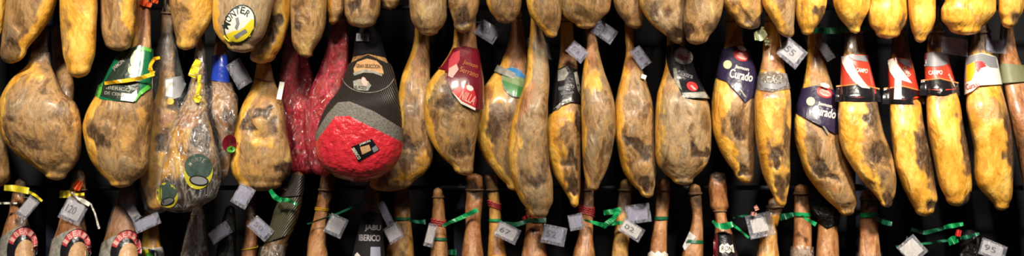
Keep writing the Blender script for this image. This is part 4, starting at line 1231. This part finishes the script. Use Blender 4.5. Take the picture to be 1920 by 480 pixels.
s = sleeve(h, [(96, 1812, 1868), (120, 1809, 1872), (150, 1808, 1878), (180, 1808, 1884)], [(1812, 106), (1840, 99), (1868, 106)], [(1808, 178), (1824, 170), (1836, 160), (1876, 158)], 'white', 'paper_sleeve', 0.007, 0.0015, label='white label with yellow and red print')
decal(s, [(1812, 106), (1840, 100), (1867, 107), (1872, 128), (1856, 126), (1842, 116), (1828, 114), (1813, 122)], 'grey', 'grey_glare', 0.002)  # grey glare across the upper label, painted on
decal(s, [(1812, 122), (1826, 116), (1834, 122), (1828, 136), (1822, 150), (1811, 154)], 'amber', 'yellow_field', 0.0025)
decal(s, [(1828, 115), (1842, 115), (1850, 124), (1840, 127), (1834, 136), (1828, 126)], 'crimson', 'red_field', 0.003)
lettering(s, [('Curado', 1824, 160, 11, 26, -14)], 'rose', off=0.003, bold=0.015)
h = Mh('M25', [(50, 1876, 1900), (100, 1872, 1908), (130, 1873, 1920), (160, 1880, 1934), (220, 1893, 1958), (280, 1906, 1970), (340, 1918, 1972), (388, 1946, 1946)], 'reddish film wrapped ham cut off by the right edge', base=(0.3, 0, 0.9, 0), mat='ham_shiny', dy=0.04, calm=[(100, 160)],
       pat=[(1885, 70, 30, 36, 0, 'd', 0.7), (1912, 300, 14, 60, 0, 'd', 0.5)])  # upper dark patch paints shade over the shank above the collar
sleeve(h, [(110, 1871, 1916), (160, 1876, 1937)], [(1871, 118), (1916, 122)], [(1878, 156), (1934, 152)], 'dim_green', 'paper_collar', 0.006, 0.002)

# ------------------------------------------------------------------ bottom row of hams
G3 = 'hams of the bottom row'


def down(*rows, cap=32):
    y, l, r = rows[-1]
    c, w = (l + r) / 2, (r - l) / 2
    ext = []
    for (yy, kk, mx) in ((530, 1.15, 1.0), (600, 1.6, 0.95), (690, 1.9, 1.0), (750, 1.7, 0.95), (790, 1.2, 0.7)):
        ww = max(min(w * kk, max(cap * mx, w * 1.05 * mx)), 12)
        ext.append((yy, c - ww, c + ww))
    return list(rows) + ext + [(815, c, c)]


def Lh(key, rows, label, **kw):  # most dark patches on these shank tops are shade put into the colour
    kw.setdefault('group', G3)
    kw.setdefault('dy', 0.03)
    kw.setdefault('nt', 48)
    kw.setdefault('nv', 96)
    y, l, r = rows[0]
    rows = [(y - 10, (l + r) / 2, (l + r) / 2)] + rows
    kw.setdefault('cordy', max(y + 8, 356))
    kw.setdefault('noise', 0.006)
    cap = {'L5': 24, 'L6': 20, 'L7': 18, 'L8': 22, 'L3': 36, 'L4': 24, 'L18': 30, 'L19': 28, 'L20': 26, 'L22': 24, 'L23': 24, 'L13': 26, 'L14': 24, 'L12': 26, 'L15': 28, 'L10': 29, 'L11': 28}.get(key, 32)
    return ham(key, down(*rows, cap=cap), label, **kw)


RB = (0.15, 0, 0.75, 0)


def arc_label(h, cx, cy, rot, l_rows, top, bot):
    """black label with a red lettered arch round a tan disc"""
    s = sleeve(h, l_rows, top, bot, 'silver', 'paper_sleeve', 0.006, 0.0015, label='label with red lettered arch and tan disc')
    q = decal(s, ell(cx, cy + 14, 29, 42, rot), 'black', 'black_arch', 0.0015)
    decal(q, ring(cx, cy + 14, 28, 40, 0.66, rot, -172, -4), 'rose', 'red_arch', 0.001)
    decal(q, ell(cx + 4, cy + 24, 18, 27, rot), 'tan', 'tan_disc', 0.0018)
    it = []
    for i, ch in enumerate('IBERICA'):
        a = math.radians(-158 + i * 23)
        x, y = 23.5 * math.cos(a), 33.5 * math.sin(a)
        r = math.radians(rot)
        it.append((ch, cx + x * math.cos(r) - y * math.sin(r), cy + 14 + x * math.sin(r) + y * math.cos(r), 10, 7, math.degrees(a) + 90 + rot))
    lettering(q, it, 'pink', off=0.0028, bold=0.02)


for key, rows, (cx, cy), lab, tp, pt in (
    ('L1', [(345, 28, 50), (370, 22, 48), (400, 17, 50), (425, 8, 56), (450, 1, 63), (480, -4, 66)], (42, 452), 'bottom row ham with a red arched label at the far left', [(0, 446), (18, 432), (40, 424), (62, 440)], [(26, 350, 26, 22, 0, 'd', 0.9), (45, 395, 10, 50, 0, 'd', 0.7)]),
    ('L2', [(328, 138, 160), (350, 132, 161), (380, 124, 160), (405, 114, 159), (430, 107, 162), (455, 98, 164), (480, 94, 165)], (142, 456), 'bottom row ham with a red arched label below a square tag', [(96, 450), (114, 438), (140, 428), (163, 440)], [(150, 348, 16, 12, 0, 'r', 1), (155, 400, 10, 50, 0, 'd', 0.8), (140, 325, 30, 16, 0, 'd', 0.9)]),
    ('L3', [(345, 226, 250), (370, 221, 252), (400, 211, 253), (430, 202, 255), (455, 193, 259), (480, 188, 262)], (236, 458), 'bottom row ham in shiny film with a red arched label', [(190, 456), (206, 446), (232, 436), (257, 446)], [(235, 350, 26, 18, 0, 'd', 0.8)])):
    h = Lh(key, rows, lab, base=RB, pat=pt, calm=[(430, 560)], mat='ham_shiny' if key == 'L3' else 'ham')
    lr = [(424, rows[-2][1] + 6, rows[-2][2] - 1), (450, rows[-2][1] - 1, rows[-2][2] + 2), (480, rows[-1][1] - 3, rows[-1][2] + 2), (530, rows[-1][1] - 11, rows[-1][2] + 9), (560, rows[-1][1] - 26, rows[-1][2] + 24)]
    arc_label(h, cx, cy, 12, lr, tp, [(rows[-1][1] - 30, 540), (rows[-1][2] + 30, 545)])
    if key == 'L3':
        bag(h, [(360, 230, 246), (372, 218, 256), (400, 208, 257), (432, 199, 259), (446, 197, 258), (452, 228, 228)], 'clear', 'plastic_wrap', 0.009, 0.004)
h = Lh('L4', [(385, 272, 290), (425, 269, 297), (450, 266, 300), (480, 262, 306)], 'orange bottom row ham with a green and yellow label', dy=0.06, base=(0.8, 0, 0.2, 0), calm=[(455, 560)], pat=[(290, 430, 8, 40, 0, 'r', 0.8)])
s = sleeve(h, [(456, 263, 304), (480, 260, 309), (530, 256, 314)], [(262, 462), (284, 466), (306, 462)], [(256, 522), (314, 522)], 'white', 'paper_sleeve', 0.006, 0.001, label='green and yellow label')
decal(s, [(264, 468), (276, 466), (282, 476), (290, 482), (288, 500), (262, 500)], 'yellow', 'yellow_field', 0.0015)
decal(s, [(277, 466), (294, 470), (300, 484), (290, 486), (281, 478)], 'dark_green', 'green_field', 0.002)
decal(s, ell(280, 478, 6, 5), 'light_green', 'leaf', 0.0025)
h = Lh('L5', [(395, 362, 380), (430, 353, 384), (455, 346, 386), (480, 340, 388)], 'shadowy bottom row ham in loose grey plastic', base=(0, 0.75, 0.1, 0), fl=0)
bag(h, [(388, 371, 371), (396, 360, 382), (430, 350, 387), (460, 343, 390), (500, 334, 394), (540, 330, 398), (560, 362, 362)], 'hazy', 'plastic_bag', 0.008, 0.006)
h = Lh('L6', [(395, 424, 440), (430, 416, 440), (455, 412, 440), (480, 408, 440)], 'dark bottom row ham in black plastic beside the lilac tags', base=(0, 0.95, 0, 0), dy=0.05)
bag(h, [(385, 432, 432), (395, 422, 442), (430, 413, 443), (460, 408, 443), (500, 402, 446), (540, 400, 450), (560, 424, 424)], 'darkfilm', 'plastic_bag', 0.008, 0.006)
h = Lh('L7', [(360, 462, 480), (400, 462, 480), (430, 460, 482), (455, 456, 482), (480, 452, 482)], 'small orange brown bottom row shank below the tag reading 50', base=(0.3, 0, 0.7, 0), pat=[(470, 385, 20, 36, 0, 'd', 0.85)])
loops(h, 466, 'yellow', 'yellow_tie', 1, 2, 0.003, -3)
h = Lh('L8', [(332, 548, 570), (360, 530, 568), (385, 519, 563), (410, 512, 556), (440, 503, 544), (480, 488, 530)], 'bottom row ham in olive netting with a green tie', base=(0, 0.6, 0, 0), calm=[(320, 560)], noise=0.003)
sleeve(h, [(318, 548, 572), (345, 538, 571), (375, 522, 568)], [(548, 326), (572, 330)], [(520, 370), (568, 366)], 'darknet', 'black_netting', 0.006, 0.002, 60, 16)
sleeve(h, [(366, 524, 568), (385, 517, 565), (410, 510, 558), (440, 501, 546), (462, 494, 538)], [(522, 374), (568, 368)], [(500, 455), (540, 440)], 'olivenet', 'olive_netting', 0.005, 0.002, 64, 22)
b = sleeve(h, [(440, 498, 548), (480, 484, 535), (530, 480, 545)], [(498, 462), (550, 456)], [(480, 520), (545, 520)], 'hazy', 'plastic_cuff', 0.01, 0.007, 64, 14)
h = Lh('L9', [(330, 602, 630), (360, 598, 626), (385, 593, 618), (410, 588, 614), (430, 582, 612), (455, 577, 612), (480, 575, 615)], 'bare reddish bottom row shank below the magenta film', base=(0.35, 0, 0.6, 0), pat=[(614, 345, 22, 30, 0, 'd', 0.75), (605, 474, 14, 8, 0, 'r', 1)])
loops(h, 392, 'amber', 'yellow_tie', 2, 3, 0.0025, 1)
h = Lh('L10', [(355, 686, 710), (390, 682, 713), (420, 678, 715), (450, 670, 717), (480, 664, 719)], 'bottom row ham in a black sleeve with white lettering', base=(0.1, 0.6, 0.4, 0), calm=[(390, 560)], noise=0.003)
s = sleeve(h, [(392, 679, 716), (420, 675, 718), (450, 667, 720), (480, 661, 722), (530, 652, 736)], [(680, 400), (698, 396), (716, 402)], [(652, 524), (736, 524)], 'black_matt', 'paper_sleeve', 0.006, 0.002, label='black lettered sleeve')
lettering(s, [('JABU', 699, 428, 13, 30, 3), ('IBERICO', 693, 446, 12, 40, 2)], 'off_white', off=0.002, bold=0.02)
decal(s, [(695, 463), (713, 463), (714, 486), (694, 486)], 'card_lilac', 'white_box', 0.0015)
decal(s, [(665, 478), (670, 473), (676, 480), (672, 488), (666, 486)], 'white', 'white_star', 0.0015)
h = Lh('L11', [(340, 738, 764), (380, 739, 768), (410, 738, 770), (440, 733, 773), (480, 724, 776)], 'orange bottom row shank right of the black lettered sleeve', dy=0.05, base=(0.6, 0, 0.5, 0), pat=[(752, 365, 24, 40, 0, 'd', 0.75), (740, 460, 12, 30, 20, 'r', 0.8)])
band(h, 410, 5, 'ribbon_dark')
h = Lh('L12', [(362, 812, 830), (384, 812, 833), (400, 810, 834), (430, 809, 836), (480, 807, 840)], 'thin bottom row shank with a pale cut top and red twine', base=(0.45, 0, 0.6, 0), pat=[(822, 356, 14, 8, 0, 'p', 1)])
loops(h, 417, 'rose', 'red_twine', 3, 4, 0.0028, 2, wob=1.2)
band(h, 448, 5, 'ribbon_dark', slant=-1)
Lh('L13', [(335, 873, 905), (365, 874, 905), (395, 872, 903), (420, 873, 901), (445, 870, 902), (480, 865, 906)], 'rough pinkish bottom row shank beside the blue upright', base=(0.3, 0, 0.8, 0), pat=[(890, 350, 26, 16, 0, 'd', 0.85), (888, 375, 14, 10, 0, 'p', 0.5)])
h = Lh('L14', [(335, 906, 932), (365, 914, 936), (395, 917, 939), (430, 917, 942), (455, 916, 945), (480, 914, 950)], 'slim orange bottom row shank behind the tag reading 67', base=(0.6, 0, 0.4, 0), pat=[(915, 345, 22, 24, 0, 'd', 0.6), (932, 472, 20, 10, 0, 'r', 1)])
loops(h, 384, 'rose', 'red_twine', 3, 4, 0.0032, 4, wob=1.5)
band(h, 413, 5, 'ribbon_green')
h = Lh('L15', [(385, 986, 1014), (420, 986, 1018), (450, 983, 1021), (480, 978, 1026)], 'dark red bottom row shank under the lowest bare ham', base=(0, 0.1, 1, 0), pat=[(1000, 425, 8, 12, 0, 'd', 0.7)])
band(h, 413, 6, 'ribbon_dark', slant=-2)
h = Lh('L16', [(345, 1089, 1112), (380, 1087, 1113), (415, 1086, 1112), (445, 1083, 1112), (480, 1074, 1116)], 'bottom row shank with red twine left of the green knot', base=(0, 0.1, 0.95, 0), pat=[(1100, 370, 20, 34, 0, 'd', 0.7), (1098, 430, 14, 14, 0, 'd', 0.4)])
loops(h, 394, 'rose', 'red_twine', 4, 4, 0.003, 3, wob=1.6)
h = Lh('L17', [(345, 1162, 1186), (380, 1158, 1184), (410, 1155, 1182), (440, 1152, 1180), (480, 1147, 1178)], 'tan bottom row shank right of the green knot', base=(0.45, 0, 0.3, 0.2), pat=[(1172, 370, 22, 34, 0, 'd', 0.7)])
h = Lh('L18', [(345, 1231, 1256), (375, 1230, 1256), (395, 1229, 1254), (415, 1227, 1251), (445, 1222, 1250), (480, 1217, 1250)], 'bottom row shank with a dark green band and white frill', base=(0.35, 0, 0.7, 0), pat=[(1243, 365, 22, 26, 0, 'd', 0.6)])
band(h, 409, 6, 'ribbon_dark')
s = sleeve(h, [(466, 1216, 1252), (500, 1212, 1254)], [(1216, 474), (1222, 470), (1228, 475), (1234, 470), (1240, 475), (1246, 471), (1252, 476)], [(1212, 496), (1254, 496)], 'white', 'paper_frill', 0.006, 0.001)
h = Lh('L19', [(355, 1290, 1314), (385, 1294, 1316), (405, 1298, 1317), (430, 1294, 1318), (455, 1286, 1318), (480, 1279, 1318)], 'bottom row shank with a white paper triangle and a green band', base=(0.35, 0, 0.6, 0), pat=[(1303, 370, 20, 26, 0, 'd', 0.75), (1310, 408, 8, 5, 0, 'r', 1)])
decal(h, [(1293, 434), (1305, 444), (1296, 456), (1284, 470), (1280, 462)], 'card', 'paper_triangle', 0.004)
band(h, 453, 6, 'ribbon_dark', slant=-1)
h = Lh('L20', [(332, 1331, 1361), (350, 1328, 1363), (375, 1330, 1365), (388, 1331, 1366), (396, 1338, 1361), (415, 1341, 1364), (440, 1340, 1374), (480, 1339, 1382)], 'bottom row shank with a thick trotter end above a green bow', base=(0.3, 0, 0.8, 0), calm=[(436, 560)], pat=[(1348, 330, 24, 10, 0, 'd', 0.9), (1350, 415, 14, 10, 0, 'p', 0.5)], cordy=396)
s = sleeve(h, [(428, 1337, 1374), (455, 1338, 1380), (480, 1338, 1386), (530, 1336, 1392)], [(1337, 438), (1356, 434), (1376, 440)], [(1336, 522), (1392, 522)], 'black', 'paper_sleeve', 0.006, 0.0015, label='black label with white zigzag')
decal(s, [(1349, 462), (1354, 457), (1359, 461), (1364, 456), (1369, 461), (1374, 458), (1377, 474), (1371, 471), (1366, 475), (1360, 471), (1355, 475), (1349, 472)], 'white', 'white_zigzag', 0.002)
lettering(s, [('RON', 1363, 466, 9, 20, 3)], 'ink', off=0.003)
decal(s, [(1338, 440), (1346, 438), (1346, 500), (1337, 500)], 'maroon', 'red_stripe', 0.002)
h = Lh('L21', [(380, 1440, 1470), (410, 1432, 1462), (430, 1428, 1457), (455, 1423, 1458), (480, 1418, 1461)], 'orange bottom row shank in film under a cream tag', dy=0.05, base=(0.75, 0, 0.45, 0), mat='ham_shiny', pat=[(1455, 390, 20, 14, 0, 'd', 0.8)])
h = Lh('L22', [(355, 1490, 1516), (385, 1489, 1518), (405, 1488, 1520), (430, 1488, 1522), (455, 1487, 1522), (480, 1485, 1522)], 'bottom row shank with a bright green band and printed film cuff', base=(0.45, 0, 0.75, 0), pat=[(1502, 370, 20, 18, 0, 'd', 0.8)])
band(h, 402, 7, 'ribbon_green', slant=-1)
s = sleeve(h, [(450, 1483, 1525), (500, 1480, 1527)], [(1484, 462), (1502, 459), (1524, 463)], [(1480, 496), (1527, 496)], 'hazy', 'plastic_cuff', 0.007, 0.003)
lettering(s, [('CASA', 1503, 472, 11, 28, 0)], 'silver', off=0.002)
h = Lh('L23', [(395, 1540, 1566), (420, 1534, 1570), (445, 1532, 1572), (480, 1530, 1574)], 'bottom row shank topped with a dark plastic bag', base=(0.5, 0, 0.75, 0), mat='ham_shiny')
bag(h, [(352, 1536, 1536), (358, 1518, 1556), (376, 1516, 1570), (398, 1524, 1576), (416, 1534, 1573), (428, 1552, 1552)], 'darkfilm', 'plastic_bag', 0.012, 0.008)
h = Lh('L24', [(365, 1614, 1646), (395, 1613, 1645), (420, 1612, 1646), (450, 1611, 1648), (480, 1609, 1651)], 'last full bottom row shank with a bright green band', base=(0.45, 0, 0.75, 0), pat=[(1630, 380, 26, 14, 0, 'd', 0.8)])
band(h, 403, 8, 'ribbon_green', slant=1)
s = sleeve(h, [(462, 1607, 1653), (500, 1604, 1656)], [(1607, 474), (1616, 470), (1630, 476), (1653, 473)], [(1604, 496), (1656, 496)], 'clear', 'plastic_cuff', 0.007, 0.003)
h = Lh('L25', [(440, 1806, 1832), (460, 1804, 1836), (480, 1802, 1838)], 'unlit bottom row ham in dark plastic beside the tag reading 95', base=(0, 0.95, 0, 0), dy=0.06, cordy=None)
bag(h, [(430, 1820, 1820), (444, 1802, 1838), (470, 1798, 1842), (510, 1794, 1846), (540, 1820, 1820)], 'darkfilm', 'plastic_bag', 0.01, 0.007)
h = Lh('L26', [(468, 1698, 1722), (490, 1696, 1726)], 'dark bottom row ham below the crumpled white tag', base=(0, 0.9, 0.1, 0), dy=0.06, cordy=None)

# ------------------------------------------------------------------ price tags
price_tag(52, 388, 18, 32, 36, 0.02, 'narrow tilted price tag on the leftmost arched label ham', mat='card', string_to=(40, 366, 0.06))
price_tag(58, 398, 20, 18, 30, 0.035, 'crumpled clear tag stub beside the tilted tag at the far left', mat='silver') if False else None
price_tag(137, 394, 34, 32, 24, 0.02, 'square price tag reading 120 on the ham with the yellow and orange knot', '120', string_to=(146, 366, 0.06))
price_tag(245, 392, 14, 34, -36, 0.03, 'narrow price tag folded in film at the top of the shiny arched label ham', mat='silver', string_to=(236, 372, 0.06))
price_tag(274, 418, 40, 17, -24, 0.03, 'long lilac price tag lying across the orange shank', mat='card_lilac', string_to=(284, 398, 0.07))
price_tag(411, 437, 34, 18, -34, 0.04, 'lilac price tag in front of the loose grey plastic', mat='card_lilac', string_to=(430, 408, 0.07))
price_tag(455, 366, 26, 30, 28, 0.0, 'blank lilac price tag just under the squat mottled ham', mat='card_lilac', string_to=(472, 362, 0.07), tilty=-6)
price_tag(488, 427, 36, 20, 42, 0.03, 'price tag reading 50 above the small orange shank', '50', mat='card_lilac', string_to=(472, 398, 0.07))
price_tag(629, 422, 28, 28, 24, 0.03, 'plain square price tag right of the yellow tied shank', mat='card', string_to=(614, 398, 0.07))
price_tag(722, 400, 12, 36, -28, 0.06, 'edge on price tag behind the black lettered sleeve', mat='card_lilac', string_to=(708, 380, 0.08))
price_tag(737, 437, 24, 24, -30, 0.02, 'slanted blank price tag over the orange shank beside the black sleeve', mat='card')
price_tag(807, 440, 14, 32, 14, 0.045, 'curled white price tag at the twine of the thin shank', mat='white', string_to=(822, 418, 0.07))
price_tag(950, 435, 36, 22, 26, 0.03, 'price tag reading 67 on the slim orange shank', '67', string_to=(928, 414, 0.06))
price_tag(1037, 440, 36, 26, 12, 0.03, 'price tag reading 52 beside the dark red shank', '52', mat='card_lilac', string_to=(1016, 415, 0.07))
price_tag(1079, 416, 22, 22, -10, 0.06, 'small blank price tag left of the red twined shank', mat='card_lilac', string_to=(1096, 396, 0.08))
price_tag(1195, 400, 36, 26, -8, 0.07, 'blank lilac price tag hanging above the tag reading 02', mat='card_lilac', string_to=(1172, 392, 0.09))
price_tag(1183, 430, 36, 20, 32, 0.02, 'bright price tag reading 02 by the green knot', '02', mat='white', string_to=(1166, 412, 0.06))
price_tag(1424, 422, 30, 26, -12, 0.02, 'cream price tag in clear pouch over the film wrapped orange shank', mat='white', sleeve_k=1.6)
price_tag(1709, 468, 32, 30, -40, 0.03, 'crumpled white price tag under the long golden ham', mat='white', string_to=(1700, 440, 0.08))
price_tag(1860, 468, 40, 24, 22, 0.03, 'price tag reading 95 under the ochre ham', '95', mat='card', string_to=(1834, 452, 0.08))
GT = 'price tags of the middle row'
price_tag(913, 58, 34, 24, 32, 0.03, 'shaded price tag reading 50 right of the maroon labelled shank', '50', mat='card_lilac', string_to=(890, 40, 0.07), group=GT)
price_tag(1082, 96, 30, 20, 40, 0.03, 'shaded price tag above the black and silver label', '53', mat='card_lilac', string_to=(1066, 80, 0.07), group=GT)
price_tag(1132, 58, 36, 22, 34, 0.03, 'shaded price tag under the yellow bone nub', '58', mat='card_lilac', string_to=(1112, 46, 0.07), group=GT)
price_tag(1200, 106, 32, 18, 54, 0.03, 'shaded price tag at the top of the teardrop shaped ham', '51', mat='card_lilac', string_to=(1184, 88, 0.07), group=GT)
price_tag(680, 70, 24, 15, 2, None, 'dim price tag on the black hood of the netted ham', '111', mat='grey', sleeve_k=0, group=GT)
price_tag(1484, 98, 36, 30, 40, -0.07, 'price tag in black pouch beside the orange shank with the foil twist', '55', mat='card', sleeve_k=1.3, string_to=(1462, 80, 0.06), group=GT)
price_tag(1788, 86, 40, 24, 8, 0.05, 'dim lilac tag in film between the golden hams and the white label', mat='card_lilac', string_to=(1766, 70, 0.08), group=GT)
price_tag(1866, 86, 30, 20, 4, 0.07, 'dim lilac tag right of the white label', mat='card_lilac', string_to=(1846, 70, 0.09), group=GT)
price_tag(1545, 92, 14, 34, -30, 0.06, 'dim folded tag beside the shank of the second purple label', mat='grey', string_to=(1530, 74, 0.08), group=GT)
price_tag(447, 138, 22, 36, -32, 0.0, 'clear tag hanging right of the blue cap', mat='grey', sleeve_k=1.4, group=GT)
price_tag(1207, 144, 9, 8, 20, 0.0, 'tiny white paper stub beside the teardrop shaped ham', mat='white', sleeve_k=0, string_to=(1202, 140, 0.03), group=GT)
price_tag(526, 170, 9, 34, 8, -0.02, 'white paper strip at the left edge of the magenta film', mat='white', sleeve_k=0, group=GT)

# ------------------------------------------------------------------ ribbons, ties and knots
ribbon([[(8, 352, 0.03, 10), (28, 353, 0.02, 12), (54, 358, 0.03, 12)], [(54, 360, 0.03, 5), (66, 366, 0.02, 5), (79, 377, 0.0, 4)]], 'yellow tape over the leftmost arched label ham', 'yellow', cat='tape', group='yellow ties')
ribbon([[(112, 364, 0.04, 14), (132, 364, 0.02, 13)], [(132, 366, 0.02, 5), (158, 364, 0.02, 5)]], 'yellow tape on the ham with the tag reading 120', 'yellow', cat='tape', group='yellow ties')
ribbon([[(0, 381, 0.05, 4), (32, 381, 0.05, 3)]], 'white cord end at the far left', 'white', cat='cord', group='loose ends')
ribbon([[(134, 360, 0.02, 3), (146, 372, 0.01, 4), (156, 377, 0.01, 9), (168, 384, 0.0, 7)], [(170, 382, 0.0, 3), (178, 400, -0.01, 3), (186, 429, -0.02, 4)]], 'white twisted cord dangling right of the tag reading 120', 'white', cat='cord', group='loose ends')
ribbon([[(140, 344, 0.035, 16), (146, 348, 0.03, 20), (152, 350, 0.035, 16)]], 'orange knot on the ham with the tag reading 120', 'orange', cat='knot', group='loose ends')
ribbon([[(262, 4, 0.03, 8), (272, 6, 0.03, 12), (284, 10, 0.04, 8)], [(284, 0, 0.03, 8), (296, 4, 0.03, 6)]], 'orange and yellow knot at the top of the green labelled shank', 'orange', cat='knot', group='loose ends')
ribbon([[(506, 356, 0.0, 7), (516, 370, -0.01, 10), (528, 376, -0.01, 9)], [(526, 374, -0.01, 8), (540, 375, 0.0, 7), (557, 383, 0.02, 5)]], 'green tie on the olive netted ham')
ribbon([[(576, 420, 0.1, 3), (630, 402, 0.09, 3.5), (680, 380, 0.1, 4), (692, 376, 0.1, 4)]], 'thin dark green string stretching to the black sleeve', 'ribbon_dark', cat='string')
ribbon([[(768, 414, 0.06, 5), (785, 416, 0.05, 6), (798, 416, 0.04, 9)]], 'short green tape end right of the orange shank', 'ribbon_dark')
ribbon([[(830, 423, 0.04, 6), (856, 412, 0.03, 7), (884, 399, 0.02, 9), (896, 393, 0.02, 9)]], 'straight green ribbon from the twined shank to the pinkish shank')
ribbon([[(841, 473, 0.06, 9), (856, 473, 0.06, 11)]], 'green tape end beside the blue upright', 'ribbon_dark')
ribbon([[(946, 418, 0.07, 6), (965, 422, 0.05, 9), (985, 416, 0.05, 7), (1004, 412, 0.04, 7), (1024, 413, 0.05, 9)]], 'dark green ribbon from the slim orange shank to the dark red one', 'ribbon_dark')
ribbon([[(1132, 399, 0.05, 9), (1148, 397, 0.03, 10), (1164, 392, 0.03, 8)], [(1162, 394, 0.03, 8), (1150, 410, 0.02, 9), (1132, 424, 0.03, 10)], [(1094, 412, 0.07, 3), (1120, 419, 0.05, 7), (1136, 424, 0.04, 9)], [(1136, 420, 0.03, 9), (1152, 418, 0.03, 8), (1168, 418, 0.04, 6)]], 'folded green knot left of the tag reading 02')
ribbon([[(1336, 414, 0.05, 4), (1346, 424, 0.03, 9), (1362, 424, 0.02, 14), (1374, 420, 0.02, 10)], [(1372, 420, 0.02, 6), (1386, 430, 0.01, 4), (1404, 446, 0.0, 4)]], 'green bow with a trailing tail on the thick trotter')
ribbon([[(1375, 408, 0.1, 3), (1400, 404, 0.1, 4), (1420, 402, 0.08, 5)]], 'faint green string left of the cream tag', 'ribbon_dark', cat='string')
ribbon([[(1408, 404, 0.05, 6), (1424, 406, 0.04, 9), (1440, 402, 0.05, 6)]], 'green tape above the cream tag', 'ribbon_dark')
ribbon([[(1502, 404, 0.02, 4), (1514, 412, 0.01, 5), (1530, 421, 0.0, 8)]], 'green tape tail crossing the shank with the printed film cuff')
ribbon([[(1462, 408, 0.08, 12), (1475, 405, 0.07, 11), (1488, 402, 0.06, 8)]], 'broad dark green tape left of the shank with the printed film cuff', 'ribbon_dark')
ribbon([[(1644, 410, 0.07, 8), (1656, 416, 0.06, 9), (1672, 420, 0.06, 8)]], 'dark green tape right of the last full shank', 'ribbon_dark')
ribbon([[(1770, 426, 0.02, 7), (1788, 423, 0.01, 9), (1806, 420, 0.02, 6)]], 'bright green tape end under the plump golden ham')
ribbon([[(1778, 455, 0.02, 12), (1788, 450, 0.01, 16), (1796, 448, 0.02, 12)]], 'green tape stub below the red bead')
ribbon([[(1708, 430, 0.09, 6), (1735, 436, 0.08, 9), (1770, 428, 0.07, 5)]], 'long dark green tape left of the bright green tape end', 'ribbon_dark')
ribbon([[(1800, 446, 0.06, 7), (1815, 444, 0.06, 7), (1836, 438, 0.07, 5)]], 'dark green tape right of the red bead', 'ribbon_dark')
ribbon([[(1680, 462, 0.09, 4), (1740, 456, 0.08, 4), (1780, 450, 0.06, 5)]], 'low dark green string behind the crumpled white tag', 'ribbon_dark', cat='string')
ribbon([[(1792, 436, 0.01, 11), (1797, 437, 0.0, 14), (1802, 438, 0.01, 11)]], 'red bead between two green tapes', 'crimson', cat='bead', group='loose ends')
ribbon([[(992, 404, -0.01, 9), (1000, 403, -0.015, 13), (1010, 400, -0.01, 10)], [(1006, 396, -0.01, 6), (1016, 402, 0.0, 7)], [(980, 410, 0.0, 6), (990, 406, 0.0, 8)]], 'red and white twine bundle under the lowest bare ham', 'rose', cat='twine', group='loose ends')
ribbon([[(1508, 56, 0.12, 9), (1560, 58, 0.11, 12), (1600, 54, 0.12, 9), (1640, 52, 0.12, 7)]], 'dark green tape in the gap above the red and white labels', 'ribbon_dark')
ribbon([[(1414, 68, -0.06, 14), (1426, 66, -0.07, 22), (1436, 60, -0.06, 12)], [(1430, 50, -0.06, 5), (1428, 62, -0.07, 7)], [(1436, 72, -0.06, 8), (1440, 84, -0.05, 10)]], 'pale green foil twist on the orange shank with the grey collar', 'pale_green', cat='foil', group='loose ends')
ribbon([[(1416, 386, 0.0, 6), (1420, 394, -0.01, 8)], [(1408, 400, 0.01, 7), (1418, 402, 0.0, 8)]], 'small pink and white twist above the cream tag', 'pink', cat='twist', group='loose ends')
ribbon([[(976, 26, 0.05, 6), (990, 34, 0.05, 9), (1000, 44, 0.06, 6)]], 'dim purple twist above the landscape sticker', 'rose', cat='twist', group='loose ends') if False else None


# ------------------------------------------------------------------ light and camera
def lamp(x, y, z, tx, tz, power, sx, sy, col):
    L = bpy.data.lights.new('ceiling_lamp_light', 'AREA')
    L.shape = 'RECTANGLE'; L.size = sx; L.size_y = sy
    L.spread = math.radians(64)
    L.energy = power; L.color = col
    o = bpy.data.objects.new('ceiling_lamp_light', L)
    C.objects.link(o)
    o.location = (x, y, z)
    v = Vector((tx, 0, tz)) - Vector((x, y, z))
    o.rotation_euler = v.to_track_quat('-Z', 'Y').to_euler()
    return o


WARM = (1.0, 0.91, 0.76)
for (x, p) in ((-1.7, 20), (-0.5, 9.8), (0.55, 8.6), (1.7, 31)):
    lamp(x, -2.5, ZC + 2.05, x * 1.0, ZC, p, 0.42, 0.3, WARM)

w = bpy.data.worlds.new('store_gloom')
scene.world = w
w.use_nodes = True
bg = w.node_tree.nodes['Background']
bg.inputs[0].default_value = (0.45, 0.52, 1.0, 1)
bg.inputs[1].default_value = 0.03

cam = bpy.data.cameras.new('camera')
co = bpy.data.objects.new('camera', cam)
C.objects.link(co)
co.location = CAM
co.rotation_euler = (math.pi / 2, 0, 0)
cam.sensor_width = 36
cam.sensor_fit = 'HORIZONTAL'
cam.lens = 36 * D / (1920 * S)
cam.clip_end = 60
cam.dof.use_dof = True
cam.dof.focus_distance = D - 0.62
cam.dof.aperture_fstop = 1.6
scene.camera = co

scene.view_settings.view_transform = 'Standard'
scene.view_settings.look = 'None'
scene.view_settings.gamma = 1
scene.view_settings.use_curve_mapping = False
scene.view_settings.exposure = 0.0
scene.cycles.transparent_max_bounces = 24
